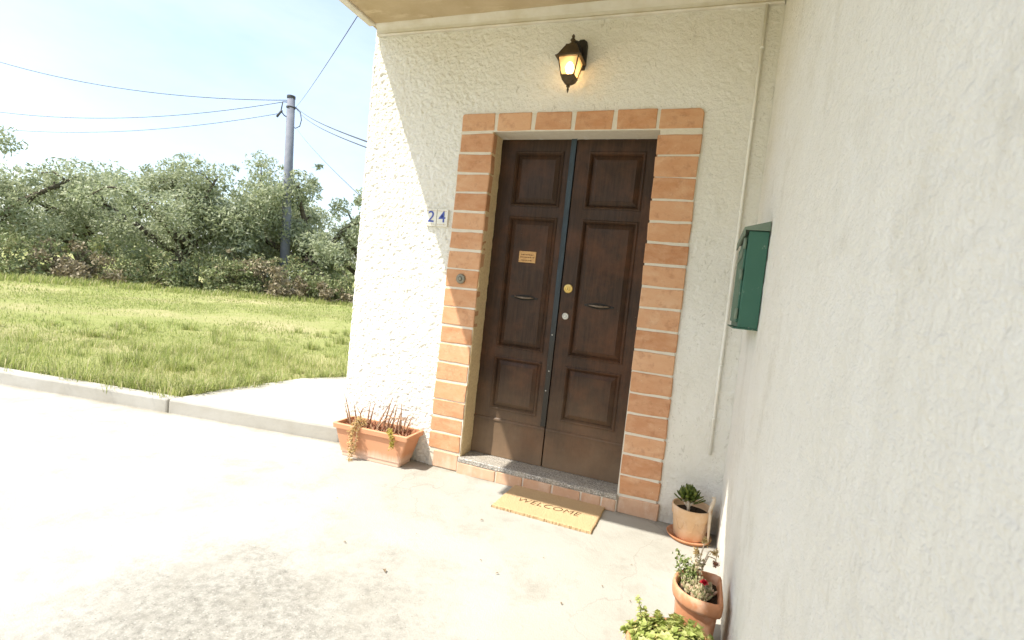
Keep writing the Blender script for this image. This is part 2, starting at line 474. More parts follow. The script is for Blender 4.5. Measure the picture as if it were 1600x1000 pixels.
M = dict(
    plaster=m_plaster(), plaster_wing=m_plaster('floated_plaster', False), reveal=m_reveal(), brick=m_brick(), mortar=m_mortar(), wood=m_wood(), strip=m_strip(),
    granite=m_granite(), concrete=m_concrete(), ceiling=m_ceiling(), trim=m_trim(), field=m_grass_ground(),
    planter=m_planter(), mailbox=m_mailbox(), coir=m_coir(),
    walk=m_simple('walkway_concrete', (0.45, 0.43, 0.38), (0.36, 0.335, 0.28), 3, 0.92, 0.2, 0.4, 40),
    tile=m_pot('threshold_tile', (0.52, 0.31, 0.19), (0.60, 0.40, 0.27), (0.66, 0.52, 0.40), 7, 0.7),
    ink=m_simple('mat_ink', (0.06, 0.04, 0.02), (0.10, 0.065, 0.03), 90, 0.95, 0.1),
    iron=m_simple('lantern_metal', (0.055, 0.036, 0.018), (0.10, 0.066, 0.03), 30, 0.5, 0.4, 0.3, 120, 0.35),
    black=m_simple('black_metal', (0.018, 0.015, 0.012), (0.035, 0.028, 0.02), 30, 0.55, 0.4, 0.2, 120, 0.3),
    pull=m_simple('aged_bronze', (0.12, 0.09, 0.065), (0.24, 0.19, 0.14), 70, 0.35, 0.5, 0.4, 150, 0.6),
    brass=m_simple('brass', (0.66, 0.46, 0.17), (0.50, 0.33, 0.10), 60, 0.3, 0.5, 0.1, 150, 0.85),
    steel=m_simple('steel', (0.55, 0.53, 0.50), (0.40, 0.37, 0.33), 60, 0.35, 0.5, 0.1, 150, 0.8),
    plate=m_simple('nameplate_brass', (0.42, 0.21, 0.07), (0.55, 0.33, 0.13), 90, 0.45, 0.5, 0.3, 200, 0.4),
    engraved=m_simple('engraving', (0.10, 0.05, 0.02), (0.16, 0.09, 0.04), 90, 0.8, 0.2),
    bell=m_simple('bell_metal', (0.20, 0.18, 0.13), (0.28, 0.25, 0.19), 60, 0.5, 0.4, 0.1, 150, 0.5),
    glazed=m_simple('glazed_tile', (0.76, 0.74, 0.66), (0.70, 0.66, 0.56), 25, 0.3, 0.5, 0.05),
    blue=m_simple('blue_glaze', (0.035, 0.060, 0.30), (0.06, 0.09, 0.38), 60, 0.35, 0.5, 0.05),
    ochre=m_simple('ochre_glaze', (0.50, 0.34, 0.16), (0.62, 0.50, 0.32), 160, 0.4, 0.4, 0.05),
    pvc=m_simple('pvc_conduit', (0.80, 0.78, 0.71), (0.74, 0.70, 0.60), 12, 0.6, 0.3, 0.1),
    pot_pale=m_pot('pale_clay', (0.62, 0.40, 0.22), (0.68, 0.47, 0.30), (0.72, 0.58, 0.44), 7, 0.7),
    pot_old=m_pot('weathered_clay', (0.46, 0.20, 0.095), (0.55, 0.27, 0.14), (0.64, 0.47, 0.35), 8, 0.75),
    soil=m_simple('potting_soil', (0.030, 0.022, 0.015), (0.075, 0.055, 0.035), 90, 0.97, 0.1, 1.0, 120, 0, 0.01),
    bark=m_simple('olive_bark', (0.085, 0.070, 0.052), (0.17, 0.145, 0.11), 6, 0.95, 0.1, 0.9, 14, 0, 0.05),
    pole=m_simple('pole_wood', (0.17, 0.18, 0.215), (0.25, 0.255, 0.285), 3, 0.85, 0.2, 0.3, 20),
    cable=m_simple('cable', (0.05, 0.05, 0.055), (0.09, 0.09, 0.09), 3, 0.7, 0.3, 0),
    stalk=m_simple('dry_stalk', (0.44, 0.28, 0.17), (0.32, 0.19, 0.12), 40, 0.8, 0.2, 0.2),
    stem_pale=m_simple('bleached_stem', (0.68, 0.58, 0.44), (0.56, 0.44, 0.30), 50, 0.85, 0.2, 0.3),
    stem_green=m_simple('green_stem', (0.30, 0.33, 0.12), (0.40, 0.34, 0.17), 50, 0.7, 0.2, 0.2),
    far_white=m_simple('far_white_wall', (0.78, 0.77, 0.73), (0.72, 0.70, 0.64), 1, 0.9, 0.2, 0),
    far_roof=m_simple('far_roof_tile', (0.42, 0.20, 0.11), (0.50, 0.27, 0.16), 2, 0.9, 0.2, 0),
    far_dark=m_simple('far_window', (0.05, 0.06, 0.07), (0.08, 0.09, 0.10), 2, 0.3, 0.5, 0),
    leaf_olive=m_leaf('olive_leaf', ((0.0, (0.23, 0.27, 0.14)), (0.5, (0.38, 0.415, 0.245)), (0.85, (0.49, 0.52, 0.34)), (1.0, (0.56, 0.58, 0.43))), 0.45),
    leaf_dark=m_leaf('bramble_leaf', ((0.0, (0.13, 0.16, 0.06)), (0.5, (0.25, 0.285, 0.125)), (0.85, (0.36, 0.37, 0.19)), (1.0, (0.27, 0.22, 0.11))), 0.2),
    leaf_dry=m_leaf('dry_bramble', ((0.0, (0.16, 0.13, 0.07)), (0.5, (0.27, 0.22, 0.13)), (1.0, (0.40, 0.34, 0.22))), 0.15),
    blade=m_leaf('grass_blade', ((0.0, (0.21, 0.265, 0.065)), (0.45, (0.33, 0.375, 0.11)), (0.8, (0.45, 0.455, 0.18)), (1.0, (0.58, 0.52, 0.31))), 0.5, 0.6),
    succ_dark=m_leaf('succulent_leaf', ((0.0, (0.045, 0.075, 0.012)), (0.5, (0.10, 0.135, 0.022)), (1.0, (0.24, 0.26, 0.06))), 0.1, 0.4),
    succ_red=m_leaf('red_brown_succulent', ((0.0, (0.16, 0.055, 0.03)), (0.6, (0.33, 0.14, 0.075)), (1.0, (0.52, 0.34, 0.19))), 0.1, 0.6),
    succ_pale=m_leaf('pale_succulent', ((0.0, (0.19, 0.19, 0.085)), (0.5, (0.38, 0.34, 0.18)), (0.8, (0.52, 0.43, 0.28)), (1.0, (0.46, 0.28, 0.18))), 0.15, 0.6),
    leaf_yellow=m_leaf('yellow_sprig', ((0.0, (0.30, 0.26, 0.04)), (0.6, (0.50, 0.42, 0.08)), (1.0, (0.62, 0.55, 0.20))), 0.25),
    leaf_straw=m_leaf('straw_sprig', ((0.0, (0.40, 0.27, 0.10)), (0.6, (0.56, 0.40, 0.17)), (1.0, (0.66, 0.54, 0.30))), 0.2),
    leaf_light=m_leaf('light_green_leaf', ((0.0, (0.28, 0.34, 0.08)), (0.5, (0.43, 0.48, 0.15)), (0.85, (0.56, 0.58, 0.24)), (1.0, (0.60, 0.50, 0.20))), 0.35, 0.5),
    leaf_sprig=m_leaf('small_green_leaf', ((0.0, (0.14, 0.20, 0.05)), (0.6, (0.27, 0.32, 0.11)), (1.0, (0.42, 0.44, 0.20))), 0.25),
    petal=m_leaf('red_petal', ((0.0, (0.50, 0.012, 0.03)), (1.0, (0.68, 0.05, 0.075))), 0.2),
    dead_leaf=m_leaf('dead_leaf', ((0.0, (0.12, 0.085, 0.05)), (1.0, (0.25, 0.18, 0.10))), 0.1),
    pebble=m_leaf('pebble', ((0.0, (0.30, 0.17, 0.11)), (0.5, (0.50, 0.36, 0.26)), (1.0, (0.70, 0.62, 0.52))), 0.0, 0.9),
)


# lamp glass and bulb
def m_lampglass():
    a = Mat('amber_glass', 0.25, 0.5)
    out = a.t.nodes['Material Output']
    tr = a.n('ShaderNodeBsdfTransparent')
    tr.inputs['Color'].default_value = (1.0, 0.90, 0.72, 1)
    tl = a.n('ShaderNodeBsdfTranslucent')
    tl.inputs['Color'].default_value = (0.95, 0.72, 0.42, 1)
    gl = a.n('ShaderNodeBsdfGlossy')
    gl.inputs['Roughness'].default_value = 0.2
    m1 = a.n('ShaderNodeMixShader')
    m1.inputs[0].default_value = 0.45
    a.l(tr.outputs[0], m1.inputs[1])
    a.l(tl.outputs[0], m1.inputs[2])
    m2 = a.n('ShaderNodeMixShader')
    m2.inputs[0].default_value = 0.06
    a.l(m1.outputs[0], m2.inputs[1])
    a.l(gl.outputs[0], m2.inputs[2])
    a.l(m2.outputs[0], out.inputs['Surface'])
    return a.m


def m_bulb():
    a = Mat('lit_bulb', 0.4)
    a.color((1.0, 0.8, 0.5))
    a.b.inputs['Emission Color'].default_value = (1.0, 0.74, 0.40, 1)
    a.b.inputs['Emission Strength'].default_value = 9.0
    return a.m


M['lampglass'] = m_lampglass()
M['bulb'] = m_bulb()


# ------------------------------------------------------------------ mesh helpers
def link(name, me, mat, parent=None, smooth=False):
    o = bpy.data.objects.new(name, me)
    col.objects.link(o)
    if mat is not None and not me.materials:
        me.materials.append(mat)
    if parent:
        o.parent = parent
    if smooth:
        me.shade_smooth()
    return o


def tag(o, label=None, cat=None, group=None, kind=None):
    if label:
        o['label'] = label
    if cat:
        o['category'] = cat
    if group:
        o['group'] = group
    if kind:
        o['kind'] = kind
    return o


def empty(name, loc=(0, 0, 0), rz=0.0):
    o = bpy.data.objects.new(name, None)
    o.empty_display_size = 0.1
    col.objects.link(o)
    o.location = loc
    o.rotation_euler = (0, 0, rz)
    return o


class MB:
    def __init__(self):
        self.v = []
        self.f = []

    def add(self, vs, fs):
        o = len(self.v)
        self.v += [tuple(p) for p in vs]
        self.f += [tuple(i + o for i in q) for q in fs]
        return self

    def box(self, x0, x1, y0, y1, z0, z1):
        vs_ = [(x, y, z) for z in (z0, z1) for y in (y0, y1) for x in (x0, x1)]
        return self.add(vs_, [(0, 2, 3, 1), (4, 5, 7, 6), (0, 1, 5, 4), (2, 6, 7, 3), (0, 4, 6, 2), (1, 3, 7, 5)])

    def prism(self, poly, z0, z1):
        n = len(poly)
        vs_ = [(x, y, z0) for x, y in poly] + [(x, y, z1) for x, y in poly]
        fs = [tuple(range(n))[::-1], tuple(range(n, 2 * n))]
        fs += [(i, (i + 1) % n, (i + 1) % n + n, i + n) for i in range(n)]
        return self.add(vs_, fs)

    def tube(self, pts, rad, n=6, cap=True):
        pts = [Vector(p) for p in pts]
        if not isinstance(rad, (list, tuple)):
            rad = [rad] * len(pts)
        vs_, fs = [], []
        prev = None
        for i, p in enumerate(pts):
            t = (pts[min(i + 1, len(pts) - 1)] - pts[max(i - 1, 0)]).normalized()
            if prev is None:
                a = Vector((0, 0, 1)) if abs(t.z) < 0.9 else Vector((1, 0, 0))
                s = t.cross(a).normalized()
            else:
                s = (prev - t * prev.dot(t)).normalized()
            prev = s
            b = t.cross(s)
            for k in range(n):
                an = 2 * math.pi * k / n
                vs_.append(p + (s * math.cos(an) + b * math.sin(an)) * rad[i])
        for i in range(len(pts) - 1):
            for k in range(n):
                fs.append((i * n + k, i * n + (k + 1) % n, (i + 1) * n + (k + 1) % n, (i + 1) * n + k))
        if cap:
            fs.append(tuple(range(n))[::-1])
            fs.append(tuple(range((len(pts) - 1) * n, len(pts) * n)))
        return self.add(vs_, fs)

    def lathe(self, prof, n=32, c=(0, 0, 0), wob=0.0):
        vs_, fs = [], []
        for j, (r, z) in enumerate(prof):
            for k in range(n):
                an = 2 * math.pi * k / n
                rr = r * (1 + wob * math.sin(3 * an + 1.3) + wob * 0.6 * math.sin(5 * an))
                vs_.append((c[0] + rr * math.cos(an), c[1] + rr * math.sin(an), c[2] + z))
        for j in range(len(prof) - 1):
            for k in range(n):
                fs.append((j * n + k, j * n + (k + 1) % n, (j + 1) * n + (k + 1) % n, (j + 1) * n + k))
        fs.append(tuple(range(n))[::-1])
        fs.append(tuple(range((len(prof) - 1) * n, len(prof) * n)))
        return self.add(vs_, fs)

    def loft(self, rings, cap=True):
        n = len(rings[0])
        vs_ = [p for r in rings for p in r]
        fs = []
        for j in range(len(rings) - 1):
            for k in range(n):
                fs.append((j * n + k, j * n + (k + 1) % n, (j + 1) * n + (k + 1) % n, (j + 1) * n + k))
        if cap:
            fs.append(tuple(range(n))[::-1])
            fs.append(tuple(range((len(rings) - 1) * n, len(rings) * n)))
        return self.add(vs_, fs)

    def frame(self, x0, x1, z0, z1, prof, fill=False):
        """mitred rectangular moulding in the XZ plane; prof = [(inset, y), ...]"""
        vs_, fs = [], []
        for (i, y) in prof:
            vs_ += [(x0 + i, y, z0 + i), (x1 - i, y, z0 + i), (x1 - i, y, z1 - i), (x0 + i, y, z1 - i)]
        for j in range(len(prof) - 1):
            for k in range(4):
                fs.append((j * 4 + k, j * 4 + (k + 1) % 4, (j + 1) * 4 + (k + 1) % 4, (j + 1) * 4 + k))
        if fill:
            b = (len(prof) - 1) * 4
            fs.append((b, b + 1, b + 2, b + 3))
        return self.add(vs_, fs)

    def leaf(self, p, d, up, L, w, fold=0.0, bend=0.0):
        """lens shaped leaf of four triangles/quads"""
        d = d.normalized()
        s = d.cross(up)
        if s.length < 1e-4:
            s = d.cross(Vector((1, 0, 0)))
        s.normalize()
        nrm = s.cross(d)
        a = p
        q = p + d * L * 0.5 + nrm * bend * L * 0.5
        t = p + d * L + nrm * -bend * L * 0.3
        l_ = q + s * w * 0.5 + nrm * fold * w
        r_ = q - s * w * 0.5 + nrm * fold * w
        return self.add([a, l_, t, r_, q], [(0, 4, 1), (0, 3, 4), (1, 4, 2), (4, 3, 2)])

    def mesh(self, name):
        me = bpy.data.meshes.new(name)
        me.from_pydata([tuple(p) for p in self.v], [], self.f)
        me.update()
        return me

    def build(self, name, mat, parent=None, smooth=False, bevel=0.0, seg=1, fix=True):
        me = self.mesh(name)
        if fix or bevel:
            bm = bmesh.new()
            bm.from_mesh(me)
            if fix:
                bmesh.ops.recalc_face_normals(bm, faces=bm.faces)
            if bevel:
                ed = [e for e in bm.edges if len(e.link_faces) == 2 and e.calc_face_angle(0) > 0.5]
                bmesh.ops.bevel(bm, geom=ed, offset=bevel, segments=seg, affect='EDGES', profile=0.5)
            bm.to_mesh(me)
            bm.free()
        return link(name, me, mat, parent, smooth)


def np_mesh(name, verts, faces):
    """fast mesh from arrays, faces (n,k)"""
    me = bpy.data.meshes.new(name)
    n, k = faces.shape
    me.vertices.add(len(verts))
    me.vertices.foreach_set('co', verts.astype(np.float32).ravel())
    me.loops.add(n * k)
    me.loops.foreach_set('vertex_index', faces.astype(np.int32).ravel())
    me.polygons.add(n)
    me.polygons.foreach_set('loop_start', np.arange(0, n * k, k, dtype=np.int32))
    me.update(calc_edges=True)
    me.validate()
    return me


def lattice(h, w, sy, sx):
    """smooth value noise on an h x w grid with cells of sy,sx samples"""
    gy, gx = int(h / sy) + 3, int(w / sx) + 3
    g = rng.random((gy, gx))
    yy = np.arange(h) / sy
    xx = np.arange(w) / sx
    y0 = yy.astype(int)
    x0 = xx.astype(int)
    fy = yy - y0
    fx = xx - x0
    fy = (fy * fy * (3 - 2 * fy))[:, None]
    fx = (fx * fx * (3 - 2 * fx))[None]
    a = g[y0][:, x0]
    b = g[y0][:, x0 + 1]
    c = g[y0 + 1][:, x0]
    d = g[y0 + 1][:, x0 + 1]
    return (a * (1 - fx) + b * fx) * (1 - fy) + (c * (1 - fx) + d * fx) * fy - 0.5


def stucco(h, w, step):
    """thrown plaster: lumps a few centimetres wide with trowel ridges"""
    c = lambda m_: m_ / step
    big = lattice(h, w, c(.35), c(.35))
    n1 = lattice(h, w, c(.032), c(.036))
    n2 = lattice(h, w, c(.015), c(.018))
    n3 = lattice(h, w, max(c(.009), 1.5), max(c(.009), 1.5))
    ridge = 0.5 - np.abs(lattice(h, w, c(.022), c(.04))) * 2
    return big * .006 + n1 * .0042 + n2 * .0062 + n3 * .0055 + ridge * .0032


def copy_tree(o, parent=None):
    c = o.copy()
    col.objects.link(c)
    c.parent = parent
    for ch in o.children:
        copy_tree(ch, c)
    return c


# ------------------------------------------------------------------ the setting: ground
KS = 0.174


def kerb_y(x):          # front line of the raised walk (metres)
    return -0.015 + (x + 0.80) * KS


mb = MB()
mb.add([(-1500, -1500, -.05), (1500, -1500, -.05), (1500, 1500, -.05), (-1500, 1500, -.05)], [(0, 1, 2, 3)])
tag(mb.build('ground', M['field'], fix=False), kind='structure')

nx, ny = 90, 90
mb = MB()
mb.add([(-9, -9, 0), (1.935, -9, 0), (1.935, .02, 0), (-.7, .02, 0), (-.8, -0.02, 0), (-9, kerb_y(-9) + .03, 0)], [(0, 1, 2, 3, 4, 5)])
tag(mb.build('yard', M['concrete'], fix=False), kind='structure')

# raised walk beside the house
wp = [(-.775, kerb_y(-.775)), (-2.29, kerb_y(-2.29)), (-2.33, .26), (-2.30, .79), (-2.27, 1.17), (-2.05, 1.61), (-1.5, 1.85), (-.775, 1.9)]
mb = MB()
mb.prism(wp[::-1], -.04, .117)
tag(mb.build('walkway', M['walk'], bevel=.018, seg=2), kind='structure')
mb = MB()
xs = np.linspace(-2.30, -9, 9)
mb.prism([(x, kerb_y(x)) for x in xs] + [(x, kerb_y(x) + .13) for x in xs[::-1]], -.04, .112)
tag(mb.build('kerb', M['walk'], bevel=.015, seg=2), kind='structure')
mb = MB()
mb.add([(-.76, .03, .06), (-2.2, kerb_y(-2.2) + .06, .06), (-9, kerb_y(-9) + .06, .06), (-420, 20, .06), (-420, 700, .06), (700, 700, .06), (700, 8, .06), (-.76, 8, .06)],
       [tuple(range(8))[::-1]])
tag(mb.build('grass_field', M['field']), kind='structure')

# ------------------------------------------------------------------ house
XL, XR = -6.08 * U, 14.75 * U
WT = (5.95 + GZ) * U                # wall top
house = empty('house', (0, 0, 0))
tag(house, 'white rough plastered house with dark double door framed in terracotta brick', 'house')

step = .0046
hx0, hx1, hz1 = .10 * U, 12.0 * U, (GZ + 1.0) * U     # hole behind the brick surround


def wall_front():
    side = 0.5
    rad = .022
    Lf = XR - XL
    n_s = int((side + Lf) / step)
    n_z = int((WT + .06) / step)
    s = np.linspace(-side, Lf, n_s)
    z = np.linspace(-.05, WT, n_z)
    disp = stucco(n_z, n_s, step)
    # smoother, hand floated plaster to the right of and above the door
    Sx = s[None, :] + XL
    sm = np.clip((Sx - .0) / .5, 0, 1)
    disp = disp * (1 - .55 * sm)
    # round the corner
    th = np.clip((s + rad * .785) / (rad * 1.57), 0, 1) * math.pi / 2
    x = np.where(s < 0, XL, XL + s)
    y = np.where(s < 0, -s, 0.0)
    arc = (th > 0) & (th < math.pi / 2)
    x = np.where(arc, XL + rad - rad * np.cos(th), x)
    y = np.where(arc, rad - rad * np.sin(th), y)
    nxv = -np.cos(th)
    nyv = -np.sin(th)
    lean = (1 - z / WT) * .014
    V = np.empty((n_z, n_s, 3))
    V[..., 0] = x[None] + nxv[None] * disp + (lean[:, None] * np.clip(1 - (Sx - XL) / .6, 0, 1))
    V[..., 1] = y[None] + nyv[None] * disp
    V[..., 2] = z[:, None]
    idx = np.arange(n_z * n_s).reshape(n_z, n_s)
    q = np.stack([idx[:-1, :-1], idx[:-1, 1:], idx[1:, 1:], idx[1:, :-1]], -1)
    cxm = (Sx[:, :-1] + Sx[:, 1:]) / 2
    czm = (z[:-1] + z[1:])[:, None] / 2
    hole = (cxm > hx0) & (cxm < hx1) & (czm < hz1)
    q = q[~hole]
    used = np.unique(q)
    remap = np.full(n_z * n_s, -1)
    remap[used] = np.arange(len(used))
    me = np_mesh('front_wall', V.reshape(-1, 3)[used], remap[q])
    return link('front_wall', me, M['plaster'], house, True)


wall_front()


def wall_right():
    st = .0095
    Ly = 5.2
    n_y = int(Ly / st)
    n_z = int((WT + .06) / st)
    y = np.linspace(.02, -Ly, n_y)
    z = np.linspace(-.05, WT, n_z)
    d = stucco(n_z, n_y, st) * .4
    V = np.empty((n_z, n_y, 3))
    V[..., 0] = XR - d
    V[..., 1] = y[None]
    V[..., 2] = z[:, None]
    idx = np.arange(n_z * n_y).reshape(n_z, n_y)
    q = np.stack([idx[:-1, :-1], idx[:-1, 1:], idx[1:, 1:], idx[1:, :-1]], -1).reshape(-1, 4)
    return link('wing_wall', np_mesh('wing_wall', V.reshape(-1, 3), q), M['plaster_wing'], house, True)


wall_right()
# the masonry behind the plaster coat, butted round the doorway
mb = MB()
mb.box(XL + .02, hx0 - .02, .02, 4.6, -.04, WT - .01)
mb.box(hx1 + .02, XR + 2.6, .22, 4.6, -.04, WT - .01)
mb.box(hx1 + .02, XR + .02, .02, .22, -.04, WT - .01)
mb.box(hx0 - .02, hx1 + .02, .02, 4.6, hz1 + .02, WT - .01)
mb.box(hx0 - .02, hx1 + .02, .45, 4.6, -.04, hz1 + .02)
mb.box(XR + .02, XR + 2.6, -5.15, .22, -.04, WT - .01)
mb.build('masonry', M['plaster'], house)

# overhang: balcony slab, plus an unseen L arm added to shade the wing wall
ZS = (6.03 + GZ) * U
YF = -12.15 * U
poly = [(XL - .002, .02), (XL - .002, YF), (5.35 * U, YF), (3.95 * U, -17.2 * U), (3.6 * U, -40 * U), (XR + 2.6, -40 * U), (XR + 2.6, .02)]
mb = MB()
mb.prism(poly, ZS, ZS + .20)
slab = mb.build('overhang', M['ceiling'], house)
mb = MB()          # drip edge along the free side
mb.box(XL - .012, XL + .045, YF - .01, -.055, ZS - .018, ZS + .012)
mb.build('drip_edge', M['trim'], slab, bevel=.006)
mb = MB()
mb.box(XL + .0451, 5.30 * U, YF - .01, YF + .05, ZS - .018, ZS + .012)
mb.build('drip_edge', M['trim'], slab, bevel=.006)
mb = MB()          # cove and bead where soffit meets wall
prof = [(0.012, 5.50), (-.020, 5.50), (-.027, 5.555), (-.020, 5.62), (-.016, 5.66), (-.020, 5.80), (-.030, 5.90), (-.055, 5.98), (-.060, 6.045), (.012, 6.045)]
x0, x1 = XL + .035, XR - .004
n = 40
rings = []
for i in range(n + 1):
    x = x0 + (x1 - x0) * i / n
    dz = -.018 * i / n
    w1 = random.uniform(-.0012, .0012)
    rings.append([(x, y + w1, (z + GZ) * U + (dz if z < 5.95 else 0) + w1) for y, z in prof])
mb.loft(rings)
mb.build('cove_moulding', M['trim'], slab, smooth=False)
mb = MB()          # upper storey above the slab
mb.box(XL + .02, XR + 2.55, .05, 4.6, ZS + .2, ZS + 1.4)
mb.build('upper_wall', M['plaster'], house)

# ------------------------------------------------------------------ door surround
zl = [.10, -.96, -1.98, -3.0, -4.0, -5.0, -6.02, -7.03, -8.04, -9.05, -10.05, -11.03, -12.05, -13.07, -14.08, -15.0, -15.89, -16.83]
zr = [.06, -1.0, -1.985, -3.02, -4.015, -5.015, -6.0, -7.02, -8.02, -9.02, -10.02, -11.01, -12.01, -13.0, -14.0, -14.97, -15.98, -16.97]
FY = -.016                     # brick face
mb = MB()
yb = .19
my = FY + .004
mb.box(.03 * U, 1.86 * U, my, yb, -.03, (GZ + 0.0) * U)
mb.box(10.24 * U, 12.06 * U, my, yb, -.03, (GZ + 0.0) * U)
mb.box(.06 * U, 12.02 * U, my, yb, (GZ + 0.14) * U, (GZ + 1.04) * U)
mb.box(.03 * U, 1.86 * U, my, yb, (GZ + 0.0) * U, (GZ + 0.14) * U)
mb.box(10.24 * U, 12.06 * U, my, yb, (GZ + 0.0) * U, (GZ + 0.14) * U)
surround = mb.build('door_surround', M['mortar'], house)


def brick(x0, x1, z0, z1, yf=FY, depth=.05, jit=.0034, parent=surround, mat='brick', name='brick', cut=None, bev=.004):
    """one brick, slightly out of true; x,z in metres"""
    bm = bmesh.new()
    j = lambda: random.uniform(-jit, jit)
    P = [(x0 + j(), z0 + j()), (x1 + j(), z0 + j()), (x1 + j(), z1 + j()), (x0 + j(), z1 + j())]
    if cut == 'TR':
        P = P[:2] + [(x1, z1 - .028), (x1 - .007, z1 - .010), (x1 - .026, z1)] + P[3:]
    if cut == 'TL':
        P = P[:3] + [(x0 + .014, z1), (x0 + .003, z1 - .006), (x0, z1 - .018)]
    if cut is None:
        Q = []
        for i in range(4):
            (xa, za), (xb, zb_) = P[i], P[(i + 1) % 4]
            Q.append((xa, za))
            if i % 2 == 0:
                for t in (.33 + random.uniform(-.1, .1), .68 + random.uniform(-.1, .1)):
                    Q.append((xa + (xb - xa) * t, za + (zb_ - za) * t + random.uniform(-.0026, .0022) * (1 if i == 0 else -1)))
        P = Q
    yy = yf + random.uniform(-.0016, .0016)
    f_ = [bm.verts.new((x, yy + random.uniform(-.001, .001), z)) for x, z in P]
    b_ = [bm.verts.new((x, yy + depth, z)) for x, z in P]
    n_ = len(P)
    bm.faces.new(f_)
    bm.faces.new(b_[::-1])
    for i in range(n_):
        bm.faces.new((f_[(i + 1) % n_], f_[i], b_[i], b_[(i + 1) % n_]))
    bmesh.ops.recalc_face_normals(bm, faces=bm.faces)
    ed = [e for e in bm.edges if sum(v in f_ for v in e.verts) >= 1]
    bmesh.ops.bevel(bm, geom=ed, offset=bev * random.uniform(.6, 1.6), segments=1, affect='EDGES', profile=.5)
    me = bpy.data.meshes.new(name)
    bm.to_mesh(me)
    bm.free()
    return link(name, me, M[mat], parent)


Zm = lambda z: (z + GZ) * U
jt = .046
for k in range(17):
    xo = (.05 - .006 * k) * U
    xi = (1.95 - .008 * k) * U
    wob = random.uniform(-.02, .02)
    brick(xo, xi, Zm(zl[k + 1] + jt + wob), Zm(zl[k] - jt), depth=.06)
    xi = (10.16 + .008 * k) * U
    xo = (12.06 + .006 * k) * U
    wob = random.uniform(-.02, .02)
    brick(xi, xo, Zm(zr[k + 1] + jt + wob), Zm(zr[k] - jt - (.10 if k == 0 else 0)), depth=.06)
tx = [(.05, 1.93), (2.08, 3.93), (4.14, 5.96), (6.18, 8.0), (8.21, 10.04), (10.15, 12.05)]
for i, (a_, b_) in enumerate(tx):
    zb = .20
    brick(a_ * U, b_ * U, Zm(zb), Zm(1.07 + .006 * i), depth=.06, cut='TL' if i == 0 else ('TR' if i == 5 else None))
# foot blocks, a duller reused tile
o = brick(.30 * U, 1.80 * U, Zm(-17.76), Zm(-16.90), yf=FY - .006, depth=.07, mat='tile', jit=.003)
brick(10.33 * U, 12.20 * U, Zm(-17.80), Zm(-17.02), yf=FY - .004, depth=.07, mat='tile', jit=.003)
# reveal render inside the opening: left jamb, right jamb, head
DY = 1.20 * U                  # door face
mb = MB()
ns = 60
ring = []
for i in range(ns + 1):
    z = Zm(-16.95) + (Zm(.14) - Zm(-16.95)) * i / ns
    ex = 1.905 * U + random.uniform(-.0025, .0025)
    ex2 = 1.90 * U + random.uniform(-.0025, .0025)
    ring.append([(1.75 * U, FY + .006, z), (ex, FY + .010 + random.uniform(0, .004), z), (ex2, DY + .02, z), (1.75 * U, DY + .02, z)])
mb.loft(ring)
mb.build('jamb_render', M['reveal'], surround)
mb = MB()
mb.box(10.26 * U, 10.34 * U, FY + .055, DY + .02, Zm(-16.95), Zm(.14))
mb.build('jamb_render', M['reveal'], surround)
mb = MB()
ring = []
for i in range(41):
    x = 1.80 * U + (10.30 - 1.80) * U * i / 40
    a_ = random.uniform(-.002, .002)
    ring.append([(x, FY + .006, Zm(.165) + a_), (x, DY + .02, Zm(.14) + a_), (x, DY + .02, Zm(.5)), (x, FY + .046, Zm(.5))])
mb.loft(ring)
mb.build('head_render', M['trim'], surround)

# threshold
mb = MB()
mb.box(1.83 * U, 10.28 * U, FY - .020, DY + .05, Zm(-17.20), Zm(-16.955))
thr = mb.build('threshold', M['granite'], house, bevel=.004)
xt = [1.82, 4.05, 5.55, 7.10, 8.55, 9.55, 10.28]
for a_, b_ in zip(xt[:-1], xt[1:]):
    brick((a_ + .04) * U, (b_ - .04) * U, Zm(-17.80), Zm(-17.22), yf=FY - .022, depth=.10, parent=thr, mat='tile', name='tile', jit=.002)
mb = MB()
mb.box(1.83 * U, 10.28 * U, FY - .014, DY + .05, -.03, Zm(-17.21))
mb.build('threshold_bed', M['mortar'], thr)


